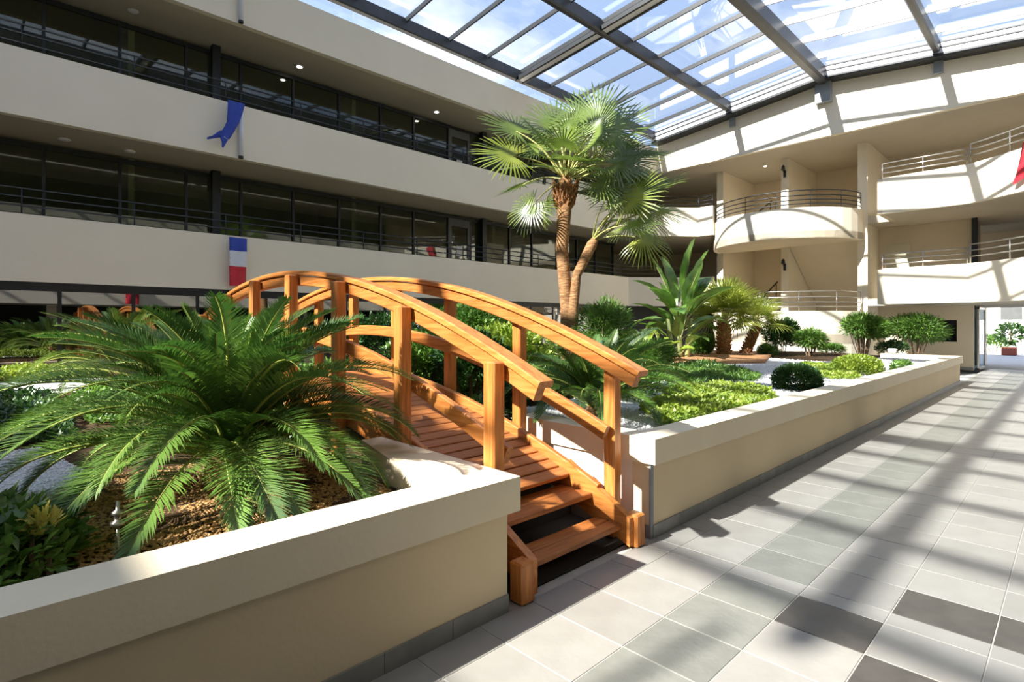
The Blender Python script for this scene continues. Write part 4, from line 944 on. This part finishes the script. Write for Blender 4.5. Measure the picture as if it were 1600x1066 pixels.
cover('ground_cover', 'deep green leafy bed filling the ground behind the bridge railing', [(3.9, 4.5), (5.6, 4.6), (7.9, 5.4), (9.0, 7.0), (9.0, 10.2), (3.9, 10.2)], zr, 0.34, 800, 0.11, 0.05, 'leaf_green', seed=15,
      holes=[(b0.x, b0.y, 0.36)]+[(o.location.x, o.location.y, 0.26) for o in bpy.data.objects if o.name.startswith('garden_shrub')])

# --- two small stout palms -----------------------------------------------------------
SF = [fan_mesh('fan_leaf', 'fan_yellow', 0.55, 0.50, 22, math.radians(200), 20+i, droop=dr_, joined=0.22, cup=0.1) for i, dr_ in enumerate((0.05, 0.25, 0.5))]
def small_palm(label, px, py, t_, ztop, r0, lean, count, seed, sc):
    q = fpt(px, py, t_); t = thing('small_palm', label, 'palm tree', (q.x, q.y, 0.66)); r = random.Random(seed)
    top = Vector((q.x, q.y, ztop))+RT*lean
    base = Vector((q.x, q.y, 0.64)); mid = base.lerp(top, .5)
    tk = MB().tube([tuple(base), tuple(mid), tuple(top), tuple(top+Vector((0, 0, .15)))], [r0*1.05, r0*.92, r0*.85, r0*.3], 12).build('trunk', 'palm_trunk', t, smooth=True)
    n = 70
    for k in range(n):
        u = k/n; c = base.lerp(top, u); a = k*2.39996; o_ = Vector((math.cos(a), math.sin(a), 0)); rr = r0*(1-.13*u)
        MB().tube([tuple(c+o_*rr*.85), tuple(c+o_*(rr+.045)+Vector((0, 0, .07)))], [0.045, 0.018], 4).build('leaf_base', 'boot', tk)
    org = world_org(t)
    for i in range(count):
        u = (i+.5)/count; az = i*2.39996+r.uniform(-.3, .3); el = 86-72*u+r.uniform(-8, 8)
        link_mesh('fan_leaf', SF[0 if u < .35 else 1 if u < .75 else 2], t, loc=(top.x-org.x, top.y-org.y, top.z-org.z+.08-.15*u), rot=(r.uniform(-.6, .6), -math.radians(el), az), scale=sc*r.uniform(.85, 1.15))
small_palm('stout small palm with a thick brown trunk on the mulch', 1131, 555, 16.3, 1.61, 0.19, 0.0, 44, 3, 1.28)
small_palm('smaller palm with a leaning brown trunk on the mulch', 1164, 555, 17.7, 1.52, 0.155, 0.38, 30, 6, 1.02)
# small white box light among the shrubs
q = fpt(1394, 556, 16.5)
bl = thing('box_light', 'small white box light on the bed near the far shrubs', 'garden light', (q.x, q.y, 0.64))
MB().box(q.x-.03, q.x+.03, q.y-.03, q.y+.03, 0.62, 0.74).build('stem', 'steel', bl)
MB().box(q.x-.10, q.x+.10, q.y-.10, q.y+.10, 0.74, 0.88, 0.02).build('head', 'fascia', bl)

# =================================================================== LAMPS AND FLAGS
def downlight(x, y, z, label, on, group=None):
    t = thing('ceiling_light', label, 'ceiling light', (x, y, z), group)
    MB().lathe((x, y, z-0.022), [(0.075, 0.0), (0.10, 0.004), (0.105, 0.021)], 20).build('rim', 'fascia', t, smooth=False)
    MB().lathe((x, y, z-0.028), [(0.060, 0.0), (0.066, 0.006)], 20).build('lens', 'light_on' if on else 'fascia', t)
downlight(6.02, 14.05, Z3, 'glowing round downlight in the top gallery soffit above the flagpole', True)
downlight(10.38, 14.05, Z3, 'glowing round downlight in the top gallery soffit near the dark door', True)
downlight(2.42, 14.05, Z3, 'unlit round downlight in the top gallery soffit', False)
downlight(1.28, 14.05, Z2, 'unlit round downlight in the middle gallery soffit', False, 'unlit downlights of the middle gallery')
downlight(2.36, 14.05, Z2, 'unlit round downlight in the middle gallery soffit', False, 'unlit downlights of the middle gallery')
downlight(23.85, 9.2, Z3, 'glowing round downlight above the round balcony', True)
def wall_lamp(y, z, label):
    t = thing('wall_lamp', label, 'wall lamp', (23.40, y, z))
    MB().box(23.375, 23.40, y-.05, y+.05, z-.14, z+.14, 0.006).build('backplate', 'dark_metal', t)
    MB().tube([(23.38, y, z+.02), (23.26, y, z+.05), (23.22, y, z+.12)], 0.018, 6).build('arm', 'dark_metal', t)
    MB().lathe((23.22, y, z+.10), [(0.03, 0), (0.075, 0.02), (0.06, 0.16), (0.02, 0.22)], 10).build('lantern', 'dark_metal', t)
wall_lamp(8.26, WX(1225, 272, 23.4).z, 'black wall lantern on the middle fin above the round balcony')
wall_lamp(8.26, WX(1219, 418, 23.4).z, 'black wall lantern on the middle fin under the round balcony')
# flags on the left facade
def pole(z0, z1, label):
    t = thing('flag_pole', label, 'flag pole', (4.23, YL-.06, z0))
    MB().tube([(4.23, YL-.055, z0), (4.23, YL-.055, z1)], 0.05, 10).build('tube', 'flag_white', t, smooth=True)
    MB().tube([(4.23, YL-.055, z0-.05), (4.23, YL-.055, z0)], 0.053, 10).build('foot', 'dark_metal', t)
pole(Z2+.05, T2-.02, 'white vertical pole on the middle parapet behind the furled flag')
pole(Z3+.05, T3+.3, 'white vertical pole on the top parapet')
def cloth(name, m, parent, rows_, nx=6, th=0.004, seed=0):
    """rows_: list of (left point, right point); a rippled thin cloth"""
    V = []; F_ = []
    for i, (a, b_) in enumerate(rows_):
        a = Vector(a); b_ = Vector(b_)
        for j in range(nx+1):
            u = j/nx; q = a.lerp(b_, u); q = q+Vector((0, -0.018*math.sin(j*1.7+i*0.6+seed)-.01, 0)); V.append(tuple(q))
    nr = len(rows_); k = len(V); V += [(x, y+th, z) for x, y, z in V]
    for i in range(nr-1):
        for j in range(nx):
            q = i*(nx+1)+j; F_.append((q, q+1, q+nx+2, q+nx+1)); F_.append((k+q+nx+1, k+q+nx+2, k+q+1, k+q))
    for i in range(nr-1):
        for j in (0, nx): q = i*(nx+1)+j; F_.append((q, q+nx+1, k+q+nx+1, k+q))
    return MB().add(V, F_).build(name, m, parent, smooth=True)
YF = YL-.13
f1 = thing('flag', 'blue, white and red flag hanging on the lower left parapet', 'flag', (4.15, YF, T1))
zs_ = [3.50, 3.25, 2.92, 2.44]
def frow(z): u = (3.50-z)/1.06; return ((3.96-.0*u, YF, z), (4.335-.03*u, YF, z))
for nm, m_, a, b_ in (('blue_band', 'flag_blue', 3.50, 3.21), ('white_band', 'flag_white', 3.21, 2.87), ('red_band', 'flag_red', 2.87, 2.44)):
    cloth(nm, m_, f1, [frow(a+(b_-a)*k/4) for k in range(5)])
f2 = thing('flag', 'furled blue flag with two forked ends hanging on the middle parapet', 'flag', (4.2, YF-.08, T2))
cloth('cloth', 'flag_blue', f2, [(WY(*a, YF-.08), WY(*b_, YF-.08)) for a, b_ in (((356, 156), (383, 163)), ((355, 175), (379, 178)), ((354, 190), (374, 192)), ((349, 200), (366, 206)), ((342, 210), (358, 218)))])
cloth('tail', 'flag_blue', f2, [(WY(*a, YF-.08), WY(*b_, YF-.08)) for a, b_ in (((345, 203), (350, 214)), ((332, 212), (336, 216)), ((323, 215), (324, 218)))], 3)
cloth('tail', 'flag_blue', f2, [(WY(*a, YF-.08), WY(*b_, YF-.08)) for a, b_ in (((342, 211), (357, 218)), ((346, 222), (353, 224)), ((346, 230), (349, 231)))], 3)
f3 = thing('flag', 'red flag slanting across the upper corner balcony', 'flag', (20.3, 1.2, 5.4))
def crn(px, py):      # on the corner balcony face, 12 cm proud of it
    d = ray(px, py); a, b_ = Vector(RCH[1])+Vector((-.1, .08)), Vector(RCH[5])+Vector((-.1, .08)); n_ = Vector((-(b_-a).y, (b_-a).x)); k = n_.dot(a)/n_.dot(d.to_2d()); return EYE+d*k
cloth('cloth', 'flag_red', f3, [(crn(*a), crn(*b_)) for a, b_ in (((1598, 222), (1625, 226)), ((1592, 250), (1612, 256)), ((1586, 272), (1598, 278)), ((1581, 286), (1584, 288)))], 4)
f4 = thing('flag', 'blue, white and red flag on the right-hand facade, mirrored in the dark glazing', 'flag', (4.5, YR+.05, T1))
for nm, m_, a, b_ in (('blue_band', 'flag_blue', 3.50, 3.2), ('white_band', 'flag_white', 3.2, 2.88), ('red_band', 'flag_red', 2.88, 2.4)):
    cloth(nm, m_, f4, [((4.3, YR+.08, a+(b_-a)*k/4), (4.75, YR+.08, a+(b_-a)*k/4)) for k in range(5)])

# =================================================================== OUTSIDE THE ENTRANCE
ow = thing('yard_building', 'white low building across the yard beyond the entrance', 'building', (46, 4, 0))
MB().box(46, 47, -20, 20, 0, 3.4).build('wall', 'white_wall', ow)
MB().box(45.7, 47.2, -20, 20, 3.4, 3.7).build('roof_edge', 'fascia', ow)
for y in (0.2, 2.4, 4.6, -2.2):
    MB().box(45.96, 46.01, y, y+1.0, 1.9, 2.9).build('window', 'door', ow)
pp = thing('potted_plant', 'potted plant in a red box outside the entrance', 'potted plant', (38.5, 2.45, 0))
MB().box(38.2, 38.8, 2.2, 2.8, 0, 0.42, 0.03).build('box', 'red_pot', pp)
n = 500; P = RNG.normal(0, 1, (n, 3)); P /= np.linalg.norm(P, axis=1, keepdims=True); P *= RNG.uniform(.3, 1, (n, 1))**.5
V, T = leaf_cloud(P*np.array([.6, .6, .5])+np.array([0, 0, 1.1]), P+np.array([0, 0, .4]), 0.28, 0.10)
link_mesh('foliage', raw_mesh('foliage', V, T, 'leaf_dark'), pp, kind='stuff')
MB().tube([(38.5, 2.45, .5), (38.5, 2.45, 1.2)], 0.04, 6).build('stem', 'twig', pp)
hd = bush('hedge_shrub', 'pale shrub at the foot of the white yard building', 'shrub', (44.0, 3.6, 0.5), (0.8, 0.8, 0.6), 500, 0.2, 0.1, 'leaf_green', ground=0.0)
